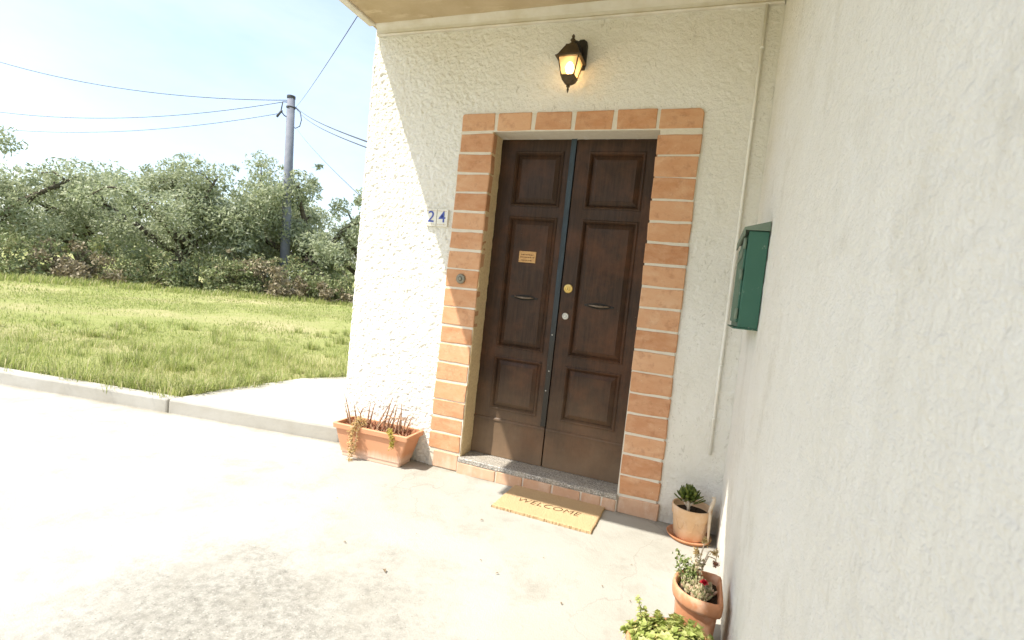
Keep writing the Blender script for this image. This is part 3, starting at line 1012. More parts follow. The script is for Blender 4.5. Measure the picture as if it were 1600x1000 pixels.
# ------------------------------------------------------------------ door leaves
def leaf_door(x0, x1, px0, px1, nm):
    mb = MB()
    z0, z1 = Zm(-16.94), Zm(.30)
    ph = [(-.50, -3.33), (-3.92, -10.95), (-11.50, -14.35)]
    yb_ = DY + .045
    X0, X1, A, B = x0 * U, x1 * U, px0 * U, px1 * U
    mb.box(X0, A, DY, yb_, Zm(-14.9), z1)
    mb.box(B, X1, DY, yb_, Zm(-14.9), z1)
    zt = z1
    for (a, b) in ph:
        mb.box(A, B, DY + .0003, yb_, Zm(a), zt)
        zt = Zm(b)
    mb.box(A, B, DY + .0003, yb_, Zm(-14.9), zt)
    o = mb.build('door_leaf', M['wood'], house)
    # kick board with a small weather moulding above it
    k = MB()
    k.box(X0, X1, DY - .004, yb_, z0, Zm(-14.98))
    k.build('kick_board', M['wood'], o, bevel=.002)
    k = MB()
    k.loft([[(x, DY + .01, Zm(-14.98)), (x, DY - .011, Zm(-14.98)), (x, DY - .009, Zm(-14.90)), (x, DY - .002, Zm(-14.84)), (x, DY + .01, Zm(-14.84))] for x in (X0, X1)])
    k.build('weather_moulding', M['wood'], o)
    for (a, b) in ph:
        k = MB()
        k.frame(A - .004, B + .004, Zm(b) - .004, Zm(a) + .004,
                [(0, DY + .001), (.001, DY - .005), (.008, DY - .0085), (.014, DY - .0045), (.020, DY + .003), (.026, DY + .0135), (.027, DY + .02)])
        k.build('moulding', M['wood'], o)
        k = MB()
        k.frame(A + .021, B - .021, Zm(b) + .021, Zm(a) - .021,
                [(0, DY + .017), (.004, DY + .0145), (.030, DY + .003), (.031, DY + .0012)], fill=True)
        k.build('panel', M['wood'], o)
    return o


LL = leaf_door(1.86, 5.995, 2.77, 5.40, 'l')
RL = leaf_door(6.06, 10.32, 6.77, 9.56, 'r')
tag(LL, 'left leaf with brass nameplate and blue grey meeting strip')
tag(RL, 'right leaf carrying the round brass and steel locks')
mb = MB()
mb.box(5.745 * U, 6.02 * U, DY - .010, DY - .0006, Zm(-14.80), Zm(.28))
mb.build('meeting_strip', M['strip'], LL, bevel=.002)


def pull(cx_, cz_, L, par):
    """cast letter-slot pull: long oval back plate with a sagging hand rail"""
    mb = MB()
    y0 = DY + .0012
    for (s_, yy) in ((1.0, y0), (.97, y0 - .003)):
        pass
    oval = lambda s_, yy: [(cx_ + L / 2 * s_ * math.copysign(abs(math.cos(t)) ** .8, math.cos(t)), yy, cz_ + .0165 * s_ * math.sin(t) * (1 + .25 * math.cos(4 * t))) for t in [2 * math.pi * i / 28 for i in range(28)]]
    mb.loft([oval(1, y0), oval(.97, y0 - .0035), oval(.80, y0 - .0045), oval(.62, y0 - .001)])
    o = mb.build('letter_plate', M['black'], par)
    mb = MB()
    pts = [(cx_ - L * .36 + L * .72 * i / 10, y0 - .006 - .018 * math.sin(math.pi * i / 10), cz_ + .003 - .004 * math.sin(math.pi * i / 10)) for i in range(11)]
    mb.tube(pts, [.004 + .0028 * math.sin(math.pi * i / 10) for i in range(11)], 8)
    mb.build('pull_handle', M['pull'], par, smooth=True)
    return o


pull(4.08 * U, Zm(-8.18), .20, LL)
pull(8.10 * U, Zm(-8.21), .20, RL)


def disc(name, x, z, prof, mat, par, y=DY, n=28):
    """turned part facing -Y"""
    vs_, mb = [], MB()
    rings = [[(x + r * math.cos(2 * math.pi * k / n), y - h, z + r * math.sin(2 * math.pi * k / n)) for k in range(n)] for r, h in prof]
    mb.loft(rings)
    return mb.build(name, mat, par, smooth=False)


disc('lock_cylinder', 6.42 * U, Zm(-7.47), [(.031, 0), (.031, .006), (.027, .010), (.018, .011), (.016, .008), (.013, .008), (.012, .013)], M['brass'], RL)
mb = MB()
mb.box(6.42 * U - .002, 6.42 * U + .002, DY - .0142, DY - .0128, Zm(-7.47) - .008, Zm(-7.47) + .008)
mb.build('keyhole', M['black'], RL)
disc('lock_cylinder', 6.43 * U, Zm(-8.90), [(.023, 0), (.023, .005), (.019, .008), (.012, .008), (.011, .005), (.008, .005), (.007, .009)], M['steel'], RL)
mb = MB()
mb.box(3.54 * U, 4.49 * U, DY - .0045, DY + .0010, Zm(-6.32), Zm(-5.72))
npl = mb.build('nameplate', M['plate'], LL, bevel=.0012)
mb = MB()
for zr_, xa, xb in ((-5.90, 3.66, 4.34), (-6.04, 3.62, 4.40), (-6.20, 3.70, 4.28)):
    x = xa
    while x < xb:
        w_ = random.uniform(.03, .09)
        mb.box(x * U, min(x + w_, xb) * U, DY - .0053, DY - .0044, Zm(zr_ - .025), Zm(zr_ + .02))
        x += w_ + .03
for e in ():
    pass
tag(mb.build('engraving', M['engraved'], LL))
# little bolt heads down the meeting strip
for i, (zb, xb) in enumerate([(-9.95, 5.86), (-11.85, 5.90), (-12.9, 5.84)]):
    disc('screw_head', xb * U, Zm(zb), [(.0045, 0), (.004, .0025), (.002, .003)], M['steel'], LL, y=DY - .0098, n=10)

# door bell on the left jamb brick
bl = disc('doorbell', .90 * U, Zm(-7.54), [(.034, 0), (.034, .006), (.029, .012), (.016, .013), (.013, .010), (.012, .016), (.006, .018)], M['bell'], None, y=FY - .001)
tag(bl, 'round bronze doorbell push set in the left brick jamb', 'doorbell')

# conduit on the wall by the corner
mb = MB()
cxp = 14.05 * U
mb.tube([(cxp, -.012, Zm(-14.25)), (cxp - .002, -.012, Zm(-10)), (cxp + .001, -.012, Zm(-5)), (cxp, -.012, Zm(0)), (cxp, -.012, Zm(5.4))], .0088, 12)
cd = mb.build('conduit', M['pvc'], None, smooth=True)
tag(cd, 'thin cream plastic conduit running down the wall behind the green box', 'conduit')
for zc in (-12.6, -10.2, -3.4, 0.5, 3.6):
    mb = MB()
    mb.tube([(cxp, -.012, Zm(zc) - .008), (cxp, -.012, Zm(zc) + .008)], .0108, 12)
    mb.build('clip', M['pvc'], cd, smooth=True)

# ------------------------------------------------------------------ green box on the wing wall
bx0, bx1 = 14.07 * U, XR - .003
by0, by1 = -6.6 * U, -2.5 * U
bz0, bz1 = Zm(-8.32), Zm(-5.22)
box = empty('mailbox', (bx1, (by0 + by1) / 2, bz0))
tag(box, 'weathered green metal box with hinged lid on the wing wall', 'mailbox')
L_ = lambda x, y, z: (x - bx1, y - (by0 + by1) / 2, z - bz0)


def bxp(name, x0, x1, y0, y1, z0, z1, mat, bev=.003, par=box):
    mb = MB()
    a = L_(x0, y0, z0)
    b = L_(x1, y1, z1)
    mb.box(a[0], b[0], a[1], b[1], a[2], b[2])
    return mb.build(name, M[mat], par, bevel=bev, seg=2)


bxp('body', bx0 + .008, bx1, by0, by1, bz0, bz1, 'mailbox')
d_ = bxp('door', bx0, bx0 + .0075, by0 + .012, by1 - .012, bz0 + .02, bz1 - .03, 'mailbox', .002)
lid = MB()
a = L_(bx0 - .012, by0 - .01, bz1 + .001)
b = L_(bx1, by1 + .01, bz1)
lid.loft([[(a[0], y, a[2] - .022), (a[0], y, a[2] + .012), (b[0], y, a[2] + .040), (b[0], y, a[2] + .001), (a[0] + .006, y, a[2] + .001), (a[0] + .006, y, a[2] - .022)] for y in (a[1], b[1])])
M['lid'] = m_simple('lid_paint', (0.20, 0.24, 0.18), (0.13, 0.18, 0.13), 14, 0.6, 0.3, 0.3, 60)
lid.build('lid', M['lid'], box)
for zz in (bz0 + .035, bz0 + .20, bz1 - .075):
    mb = MB()
    p = L_(bx0 - .003, by0 + .004, zz)
    mb.tube([(p[0], p[1], p[2]), (p[0], p[1], p[2] + .045)], .0065, 10)
    mb.build('hinge', M['lid'], box, smooth=True)
bxp('bottom_lip', bx0 - .008, bx1, by0 - .006, by1 + .006, bz0 - .006, bz0 - .0005, 'mailbox', .001)
bxp('slot_flap', bx0 - .004, bx0 - .0005, by0 + .09, by1 - .09, bz1 - .10, bz1 - .065, 'lid', .001)

# ------------------------------------------------------------------ wall lantern
LX, LY = 5.83 * U, -.80 * U
lamp = empty('wall_lantern', (LX, 0, Zm(1.69)))
tag(lamp, 'lit bronze wall lantern with amber glass panes above the door', 'lantern')
zc = lambda z: (z - 1.69) * U


def sq(h, z, cy=LY, n=1):
    return [(-h, cy - h, z), (h, cy - h, z), (h, cy + h, z), (-h, cy + h, z)]


mb = MB()          # back plate, shield shaped
pl = [(-.030, 3.05), (.030, 3.05), (.036, 3.3), (.036, 4.15), (.030, 4.35), (.012, 4.45), (-.012, 4.45), (-.030, 4.35), (-.036, 4.15), (-.036, 3.3)]
mb.loft([[(x + .035, y, zc(z)) for x, z in pl] for y in (.0, -.022)] + [[(x * .8 + .035, -.030, zc(3.75 + (z - 3.75) * .9)) for x, z in pl]])
mb.build('back_plate', M['black'], lamp)
mb = MB()          # arm from plate up and over to the cap
mb.tube([(.035, -.02, zc(3.75)), (.033, -.045, zc(3.95)), (.02, -.075, zc(4.12)), (.005, LY + .010, zc(4.10)), (0, LY, zc(4.02))], [.014, .013, .012, .011, .011], 10)
mb.build('arm', M['black'], lamp, smooth=True)
mb = MB()          # roof: ogee pyramid
roof = [(.078, 3.18), (.080, 3.23), (.072, 3.27), (.065, 3.34), (.057, 3.47), (.047, 3.62), (.039, 3.74), (.034, 3.80), (.034, 3.86), (.020, 3.88)]
mb.loft([sq(h, zc(z)) for h, z in roof])
rf = mb.build('roof', M['iron'], lamp)
mb = MB()
mb.lathe([(.024, 0), (.026, .006), (.018, .014), (.010, .020), (.012, .026), (.017, .034), (.012, .042), (.006, .046), (.009, .052), (.010, .058), (.006, .066), (.002, .070)], 16, (0, LY, zc(3.87)))
mb.build('finial', M['iron'], lamp, smooth=True)
zt, zbm, ht, hb = zc(3.19), zc(2.40), .063, .040
for sx, sy in ((-1, -1), (1, -1), (1, 1), (-1, 1)):
    mb = MB()
    mb.tube([(sx * hb, LY + sy * hb, zbm), (sx * ht, LY + sy * ht, zt)], .0038, 6)
    mb.build('corner_bar', M['iron'], lamp)
cor = sq(hb - .002, zbm), sq(ht - .002, zt)
for k in range(4):
    mb = MB()
    k2 = (k + 1) % 4
    A_, B_, C_, D_ = [Vector(p) for p in (cor[0][k], cor[0][k2], cor[1][k2], cor[1][k])]
    nrm_ = (B_ - A_).cross(D_ - A_).normalized() * .0015
    mb.add([A_, B_, C_, D_], [(0, 1, 2, 3)])
    mb.build('glass_pane', M['lampglass'], lamp, fix=False)
mb = MB()          # bottom cup
mb.loft([sq(.043, zbm + .004), sq(.045, zbm), sq(.041, zbm - .006), sq(.034, zbm - .024), sq(.018, zbm - .040), sq(.009, zbm - .046)])
cup = mb.build('bottom_cup', M['iron'], lamp)
mb = MB()
mb.lathe([(.007, 0), (.007, -.006), (.012, -.010), (.012, -.014), (.006, -.018), (.005, -.022), (.0075, -.028), (.005, -.040), (.001, -.052)][::-1], 14, (0, LY, zbm - .042))
mb.build('drop_finial', M['iron'], lamp, smooth=True)
mb = MB()
mb.lathe([(.006, 0), (.014, .006), (.024, .022), (.027, .038), (.022, .058), (.012, .072), (.003, .078)], 18, (-.002, LY, zbm + .018))
mb.build('bulb', M['bulb'], lamp, smooth=True)
mb = MB()
mb.lathe([(.012, .0), (.012, .016), (.006, .0175)], 14, (-.002, LY, zbm + .001))
mb.build('socket', M['black'], lamp)
pd = bpy.data.lights.new('lantern_glow', 'POINT')
pd.energy = 1.15
pd.color = (1.0, 0.55, 0.20)
pd.shadow_soft_size = .03
plo = bpy.data.objects.new('lantern_glow', pd)
col.objects.link(plo)
plo.parent = lamp
plo.location = (-.002, LY, zbm + .055)


# ------------------------------------------------------------------ flat lettering helper
def text_mesh(name, body, size, offset=0.0, shear=0.0, extrude=.0006, spacing=1.0):
    cu = bpy.data.curves.new(name, 'FONT')
    cu.body = body
    cu.size = size
    cu.offset = offset
    cu.shear = shear
    cu.extrude = extrude
    cu.space_character = spacing
    cu.align_x = 'CENTER'
    cu.align_y = 'CENTER'
    cu.resolution_u = 6
    t = bpy.data.objects.new(name, cu)
    col.objects.link(t)
    bpy.context.view_layer.update()
    me = bpy.data.meshes.new_from_object(t.evaluated_get(bpy.context.evaluated_depsgraph_get()))
    bpy.data.objects.remove(t)
    bpy.data.curves.remove(cu)
    me.name = name
    return me


# house number: two glazed tiles
sign = empty('house_number', (-.90 * U, -.010, Zm(-4.86)))
tag(sign, 'glazed tile house number 24 in blue digits left of the door', 'house number')
for i, dgt in enumerate('24'):
    xa = (-.66 + .675 * i) * U
    xb = xa + .645 * U
    mb = MB()
    mb.box(xa, xb, -.010, .012, 0, .92 * U)
    mb.build('tile', M['glazed'], sign, bevel=.0025, seg=2)
    me = text_mesh('digit', dgt, .110, offset=.0006, extrude=.0007)
    o = link('digit', me, M['blue'], sign)
    o.rotation_euler = (R(90), R(-3 if i else 3), 0)
    o.location = ((xa + xb) / 2, -.0113, .47 * U)
    for zz in (.085, .80):
        mb = MB()
        x = xa + .006
        while x < xb - .01:
            w_ = random.uniform(.006, .016)
            mb.box(x, min(x + w_, xb - .006), -.0113, -.0102, zz * U, zz * U + random.uniform(.003, .005))
            x += w_ + random.uniform(.001, .007)
        mb.build('border_stroke', M['ochre'], sign)

# ------------------------------------------------------------------ doormat
mat_c = Vector((7.45 * U, -1.68 * U, 0))
dm = empty('doormat', mat_c, R(-.8))
tag(dm, 'coir doormat with WELCOME lettering in front of the door', 'doormat')
mw, md, mh = 4.60 * U / 2, 3.02 * U / 2, .018
nu, nv = 120, 60
V = []
F = []
gu = np.linspace(-mw, mw, nu)
gv = np.linspace(-md, md, nv)
for j in range(nv):
    for i in range(nu):
        e = i in (0, nu - 1) or j in (0, nv - 1)
        V.append((gu[i] + random.uniform(-.0015, .0015) * (2.2 if e else 1), gv[j] + random.uniform(-.0015, .0015) * (2.2 if e else 1), mh - (.003 if e else 0) + random.uniform(-.0012, .0012)))
for j in range(nv - 1):
    for i in range(nu - 1):
        a = j * nu + i
        F.append((a, a + 1, a + nu + 1, a + nu))
mb = MB()
mb.add(V, F)
bd = [i for i in range(nu)] + [j * nu + nu - 1 for j in range(1, nv)] + [(nv - 1) * nu + i for i in range(nu - 2, -1, -1)] + [j * nu for j in range(nv - 2, 0, -1)]
o0 = len(mb.v)
for b_ in bd:
    p = V[b_]
    mb.v.append((p[0] * 1.002, p[1] * 1.004, .001))
for k in range(len(bd)):
    k2 = (k + 1) % len(bd)
    mb.f.append((bd[k2], bd[k], o0 + k, o0 + k2))
mb.build('pile', M['coir'], dm)
me = text_mesh('lettering', 'WELCOME', .080, offset=-.0022, shear=.20, extrude=.0012, spacing=1.03)
o = link('lettering', me, M['ink'], dm)
o.location = (-.006, -.030, mh + .0014)


# ------------------------------------------------------------------ planting helpers
def V3(*a):
    return Vector(a)


def rnd_dir(up=.3):
    a = random.uniform(0, 2 * math.pi)
    z = random.uniform(-1 + up, 1)
    r = math.sqrt(max(0, 1 - min(1, z * z)))
    return V3(r * math.cos(a), r * math.sin(a), z)


def fleshy(mb, p, d, L, w, n=6):
    """thick succulent leaf"""
    d = d.normalized()
    mb.tube([p, p + d * L * .35, p + d * L * .75, p + d * L], [w * .28, w * .5, w * .46, w * .08], n)


def soil_disc(prof_pts, z, name, par, mat='soil', lump=.006):
    mb = MB()
    n = len(prof_pts)
    cx_ = sum(p[0] for p in prof_pts) / n
    cy_ = sum(p[1] for p in prof_pts) / n
    rings = []
    vs_, fs = [(cx_, cy_, z)], []
    for j, s in enumerate((.35, .7, 1.0)):
        for p in prof_pts:
            vs_.append((cx_ + (p[0] - cx_) * s, cy_ + (p[1] - cy_) * s, z + random.uniform(-lump, lump) * (s < 1)))
    for k in range(n):
        fs.append((0, 1 + k, 1 + (k + 1) % n))
        for j in range(2):
            fs.append((1 + j * n + k, 1 + (j + 1) * n + k, 1 + (j + 1) * n + (k + 1) % n, 1 + j * n + (k + 1) % n))
    mb.add(vs_, fs)
    return mb.build(name, M[mat], par)


# ------------------------------------------------------------------ rectangular planter by the wall
pc = Vector((-2.75 * U, -.98 * U, 0))
pln = empty('planter', pc, R(2.6))
tag(pln, 'rectangular terracotta planter of dry stalks and succulents against the wall', 'planter')


def rrect(hx, hy, z, r=.012, n=3):
    out = []
    for cx_, cy_, a0 in ((hx - r, hy - r, 0), (-hx + r, hy - r, 90), (-hx + r, -hy + r, 180), (hx - r, -hy + r, 270)):
        for i in range(n + 1):
            a = R(a0 + 90 * i / n)
            out.append((cx_ + r * math.cos(a), cy_ + r * math.sin(a), z))
    return out


H = .232
bw, bd_ = 1.80 * U, .62 * U
tw, td = 2.20 * U, .80 * U
lerp = lambda a, b, t: a + (b - a) * t
mb = MB()
rings = [rrect(bw - .004, bd_ - .004, 0), rrect(bw, bd_, .004), rrect(bw + .001, bd_ + .001, .030), rrect(bw + .008, bd_ + .006, .033)]
for t in (.2, .5, .8):
    rings.append(rrect(lerp(bw + .006, tw, t), lerp(bd_ + .005, td, t), lerp(.034, H - .036, t)))
rings += [rrect(tw, td, H - .036), rrect(tw + .014, td + .014, H - .034), rrect(tw + .016, td + .016, H - .004), rrect(tw + .013, td + .013, H),
          rrect(tw - .004, td - .004, H), rrect(tw - .006, td - .006, H - .05), rrect(tw - .020, td - .016, H - .075)]
mb.loft(rings)
mb.build('box', M['planter'], pln)
soil_disc(rrect(tw - .008, td - .008, 0, n=4), H - .045, 'soil', pln, lump=.012)
mb = MB()
for i in range(10):
    x = -tw + .05 + random.random() * (2 * tw - .1)
# pebbles and litter on the soil
for i in range(150):
    x, y = random.uniform(-tw + .02, tw - .02), random.uniform(-td + .02, td - .02)
    r = random.uniform(.004, .010)
    mb.lathe([(r * .5, 0), (r, r * .5), (r * .4, r)], 5, (x, y, H - .045))
tag(mb.build('pebbles', M['pebble'], pln), kind='stuff')
mb = MB()
for i in range(70):       # red-brown rosettes crowding the box
    x, y = random.uniform(-tw + .03, tw - .03), random.uniform(-td + .02, td - .015)
    for k in range(9):
        d = rnd_dir(1.15)
        fleshy(mb, V3(x, y, H - .045), d, random.uniform(.025, .060), .011, 5)
mb.build('succulents', M['succ_red'], pln)
stalks = [(-.265, .03, -.03, .16, -.02), (-.225, .0, -.05, .24, -.03), (-.21, .05, -.03, .17, .0), (-.12, .04, .012, .20, .02), (-.11, .05, .03, .21, .03),
          (-.02, .0, .10, .13, .25), (-.05, .05, .08, .23, .06), (.04, .03, .055, .26, .05), (.075, .05, .03, .22, .02), (.13, .0, .035, .20, .03),
          (.155, .04, .0, .235, .0), (.19, .03, .05, .17, .03), (.0, .06, .05, .27, .03), (-.15, .02, .10, .10, -.03)]
for i in range(12):
    stalks.append((random.uniform(-tw + .04, tw - .05), random.uniform(-.03, .06), random.uniform(-.07, .09), random.uniform(.09, .17), random.choice((-.05, .04, .14, .18, .2))))
for i, (x, y, lean, hgt, arch) in enumerate(stalks):
    mb = MB()
    pts, rad = [], []
    for k in range(9):
        t = k / 8
        pts.append((x + lean * t + arch * t * t * .6, y - .02 * t, H - .05 + hgt * (t if arch < .1 else math.sin(t * 2.0) * 1.05)))
        rad.append((.0068 if i < 14 else .0040) * (1 - t) ** .8 + .0012)
    mb.tube(pts, rad, 6)
    mb.build('stalk', M['stalk'], pln, smooth=True)


def sprig(par, root, pts, mat, n, spread, L, name='sprig'):
    mb = MB()
    P_ = [Vector(p) for p in pts]
    for i in range(n):
        t = random.random() * (len(P_) - 1)
        k = int(t)
        p = P_[k].lerp(P_[min(k + 1, len(P_) - 1)], t - k) + rnd_dir(0) * spread * random.random()
        mb.leaf(p, rnd_dir(.2), rnd_dir(0), L * random.uniform(.6, 1.3), L * .55, .15, .2)
    st = MB()
    st.tube(P_, .0018, 5)
    o = mb.build(name, M[mat], par, fix=False)
    st.build('sprig_stem', M['stem_pale'], o)
    return o


fy = -td - .016
sprig(pln, None, [(-.08, fy + .06, H + .03), (-.10, fy + .02, H + .05), (-.115, fy - .012, H + .01), (-.125, fy - .018, H - .06), (-.120, fy - .016, H - .13), (-.125, fy - .012, H - .19)], 'leaf_straw', 420, .034, .017)
sprig(pln, None, [(-.06, fy + .05, H + .02), (-.085, fy - .010, H + .0), (-.088, fy - .016, H - .09), (-.10, fy - .012, H - .17), (-.13, fy - .02, .004), (-.10, fy - .05, .003)], 'leaf_straw', 240, .020, .014)
sprig(pln, None, [(.135, fy + .05, H + .01), (.16, fy + .0, H + .015), (.185, fy - .014, H - .015), (.20, fy - .018, H - .055), (.19, fy - .018, H - .085)], 'leaf_yellow', 330, .021, .014)

# ------------------------------------------------------------------ round pale pot with succulent
p1 = empty('potted_succulent', (13.60 * U, -1.02 * U, 0), R(20))
tag(p1, 'pale round clay pot on saucer holding a dark green succulent', 'potted plant')
mb = MB()
mb.lathe([(.098, .0), (.112, .004), (.121, .016), (.123, .022), (.118, .022), (.108, .010), (.0, .009)], 40, (0, 0, 0), .006)
mb.build('saucer', M['pot_old'], p1, smooth=True)
mb = MB()
mb.lathe([(.080, .0105), (.084, .014), (.098, .118), (.101, .130), (.1055, .136), (.108, .168), (.1095, .182), (.107, .187), (.102, .187), (.099, .178), (.094, .145), (.05, .141)], 48, (0, 0, 0), .004)
pot1 = mb.build('pot', M['pot_pale'], p1, smooth=True)
for a0 in (200, 236, 272, 308):      # moulded swag panels round the body
    mb = MB()
    pts = []
    for i in range(13):
        t = i / 12
        a = R(a0 + 30 * t)
        z = .120 - .055 * math.sin(math.pi * t) ** .7
        rr = .0845 + (z - .014) * .128 + .0008
        pts.append((rr * math.cos(a), rr * math.sin(a), z))
    mb.tube(pts, .0017, 6)
    mb.build('swag', M['pot_pale'], pot1, smooth=True)
soil_disc([(.096 * math.cos(R(a)), .096 * math.sin(R(a)), 0) for a in range(0, 360, 15)], .150, 'soil', p1)
mb = MB()
mb.tube([(-.022, -.010, .145), (-.026, -.012, .185), (-.030, -.008, .225)], [.0095, .009, .007], 8)
mb.tube([(-.026, -.012, .180), (-.002, -.018, .215)], [.006, .005], 6)
mb.tube([(-.026, -.012, .175), (-.056, .004, .215)], [.006, .005], 6)
mb.build('stem', M['stem_pale'], p1, smooth=True)
mb = MB()
for (cx_, cy_, cz_, nn, LL_) in ((-.030, -.006, .208, 40, .082), (-.004, -.018, .200, 24, .066), (-.054, .006, .200, 24, .066)):
    for i in range(nn):
        t = i / nn
        a = i * 2.39996
        el = R(20 + 66 * t)
        d = V3(math.cos(a) * math.cos(el), math.sin(a) * math.cos(el), math.sin(el))
        p = V3(cx_, cy_, cz_ + .035 * t) + d * .006
        # spatulate flattened leaf
        s_ = d.cross(V3(0, 0, 1)).normalized()
        nn_ = s_.cross(d)
        Lf = LL_ * random.uniform(.8, 1.1) * (1 - .25 * t)
        wf = .0205
        rg = []
        for (tt, ww, th) in ((0, .25, .25), (.45, .65, .3), (.78, 1.0, .3), (.95, .6, .2), (1.0, .1, .05)):
            c_ = p + d * Lf * tt + nn_ * (.10 * Lf * tt * tt)
            rg.append([c_ + s_ * wf * .5 * ww * math.cos(q) + nn_ * wf * .3 * th * 1.6 * math.sin(q) for q in (0, math.pi / 3, 2 * math.pi / 3, math.pi, 4 * math.pi / 3, 5 * math.pi / 3)])
        mb.loft(rg)
mb.build('leaves', M['succ_dark'], p1, smooth=True)
mb = MB()      # bleached bent stem leaning out over the rim
mb.tube([(.100, -.070, .030), (.097, -.064, .10), (.094, -.058, .172), (.089, -.054, .196), (.099, -.046, .226), (.108, -.040, .255), (.106, -.034, .268), (.095, -.036, .266)],
        [.005, .008, .0115, .008, .0115, .009, .009, .005], 8)
ws = mb.build('dry_stem', M['stem_pale'], p1, smooth=True)
ws.rotation_euler = (0, 0, R(-20))

# ------------------------------------------------------------------ flat backed clay pot
p2 = empty('flat_backed_pot', (13.86 * U, -8.85 * U, 0))
tag(p2, 'weathered flat backed clay pot with small succulents and a red flower', 'potted plant')


def dring(s, z, sy=1.0):
    """D shaped outline, flat side to +x, blunt corners"""
    pts = []
    hx, hy = .088 * s, .122 * s * sy
    for a in range(90, 271, 15):
        pts.append((hx * .2 + (hx * 1.22) * math.cos(R(a)), hy * math.sin(R(a)), z))
    for (x, y) in ((hx * .75, -hy * .99), (hx * .96, -hy * .90), (hx, -hy * .72), (hx, 0), (hx, hy * .72), (hx * .96, hy * .90), (hx * .75, hy * .99)):
        pts.append((x, y, z))
    return pts


mb = MB()
mb.loft([dring(.66, .0), dring(.68, .006), dring(.84, .195), dring(.86, .205), dring(.95, .208), dring(1.0, .220), dring(1.01, .245), dring(.99, .257), dring(.94, .260), dring(.88, .257), dring(.83, .235), dring(.78, .205)])
mb.build('pot', M['pot_old'], p2, smooth=True)
soil_disc(dring(.84, 0), .226, 'soil', p2, lump=.008)
mb = MB()
for i in range(46):
    a = random.random() * 6.28
    rr = math.sqrt(random.random())
    x, y = .000 + rr * .050 * math.cos(a), rr * .072 * math.sin(a) - .004
    for k in range(11):
        fleshy(mb, V3(x, y, .230), (rnd_dir(1.25) + V3(-x * 6, -y * 6, .35)), random.uniform(.018, .040), .0095, 5)
mb.build('succulents', M['succ_pale'], p2)
mb = MB()
for i in range(24):
    a = i * 2.4
    el = R(15 + 60 * i / 24)
    d = V3(math.cos(a) * math.cos(el), math.sin(a) * math.cos(el), math.sin(el))
    mb.leaf(V3(.020, -.010, .268), d, V3(0, 0, 1), .020, .015, .1, .2)
fl = mb.build('flower', M['petal'], p2, fix=False)
mb = MB()
mb.tube([(.018, -.008, .225), (.020, -.010, .270)], .002, 5)
mb.build('flower_stem', M['stem_green'], fl)
for (pts, nl, sp, Ls) in (
        ([(-.055, .045, .23), (-.070, .065, .27), (-.088, .085, .325)], 120, .020, .017),
        ([(-.040, .050, .23), (-.045, .070, .27), (-.058, .080, .305)], 120, .022, .017),
        ([(-.030, .030, .23), (-.022, .045, .265), (-.030, .05, .290)], 90, .020, .016)):
    sprig(p2, None, pts, 'leaf_sprig', nl, sp, Ls)
for (pts, hd) in (([(-.012, .050, .23), (-.004, .075, .30), (.006, .095, .355), (.010, .10, .385)], .018), ([(.0, .055, .23), (.012, .085, .30), (.030, .10, .350), (.052, .095, .352)], .016),
                  ([(-.022, .055, .23), (-.020, .08, .29), (-.014, .09, .34)], .014), ([(.010, .075, .28), (.030, .10, .33), (.058, .10, .325), (.060, .10, .305)], .010)):
    mb = MB()
    mb.tube(pts, [.0030] * (len(pts) - 1) + [.002], 6)
    ds = mb.build('dry_flower_stem', M['stem_pale'], p2, smooth=True)
    mb = MB()
    for i in range(60):
        mb.leaf(V3(*pts[-1]) + rnd_dir(0) * hd * random.random(), rnd_dir(0), rnd_dir(0), .013, .006, .2)
    mb.build('seed_head', M['leaf_straw'] if hd > .012 else M['succ_red'], ds, fix=False)
sprig(p2, None, [(-.012, .05, .235), (-.012, .07, .28), (-.012, .085, .33)], 'succ_pale', 160, .026, .016)

# ------------------------------------------------------------------ leafy clay pot at the bottom of the picture
p3 = empty('leafy_pot', (13.34 * U, -11.30 * U, 0))
p3.scale = (1.14, 1.14, 1.0)
tag(p3, 'round clay pot overflowing with light green leafy stonecrop', 'potted plant')
mb = MB()
mb.lathe([(.082, 0), (.085, .004), (.108, .135), (.111, .142), (.120, .145), (.127, .160), (.129, .188), (.126, .197), (.119, .198), (.114, .190), (.106, .160)], 48, (0, 0, 0), .005)
mb.build('pot', M['pot_old'], p3, smooth=True)
soil_disc([(.108 * math.cos(R(a)), .108 * math.sin(R(a)), 0) for a in range(0, 360, 15)], .170, 'soil', p3)
mb = MB()
st = MB()
for i in range(170):
    a = random.random() * 2 * math.pi
    rr = .102 * math.sqrt(random.random())
    b0 = V3(rr * math.cos(a), rr * math.sin(a), .172)
    out = V3(math.cos(a), math.sin(a), 0) * rr * .32
    hh = random.uniform(.020, .055) * (1 - .35 * (rr / .1) ** 2)
    tip = b0 + out * random.uniform(.5, 1.2) + V3(random.uniform(-.012, .012), random.uniform(-.012, .012), hh)
    st.tube([b0, b0.lerp(tip, .5) + V3(0, 0, .006), tip], [.0026, .002, .0016], 5)
    ax = (tip - b0).normalized()
    nl = 12
    for k in range(nl):
        t = k / nl
        an = k * 2.4 + i
        s_ = ax.cross(V3(1, .2, 0)).normalized()
        q_ = ax.cross(s_)
        lat = s_ * math.cos(an) + q_ * math.sin(an)
        d = lat * (1 - .45 * t) + ax * (.25 + .6 * t)
        p = b0.lerp(tip, .45 + .55 * t)
        mb.leaf(p, d, ax, random.uniform(.022, .034) * (1.05 - .35 * t), .0195, .10, .30)
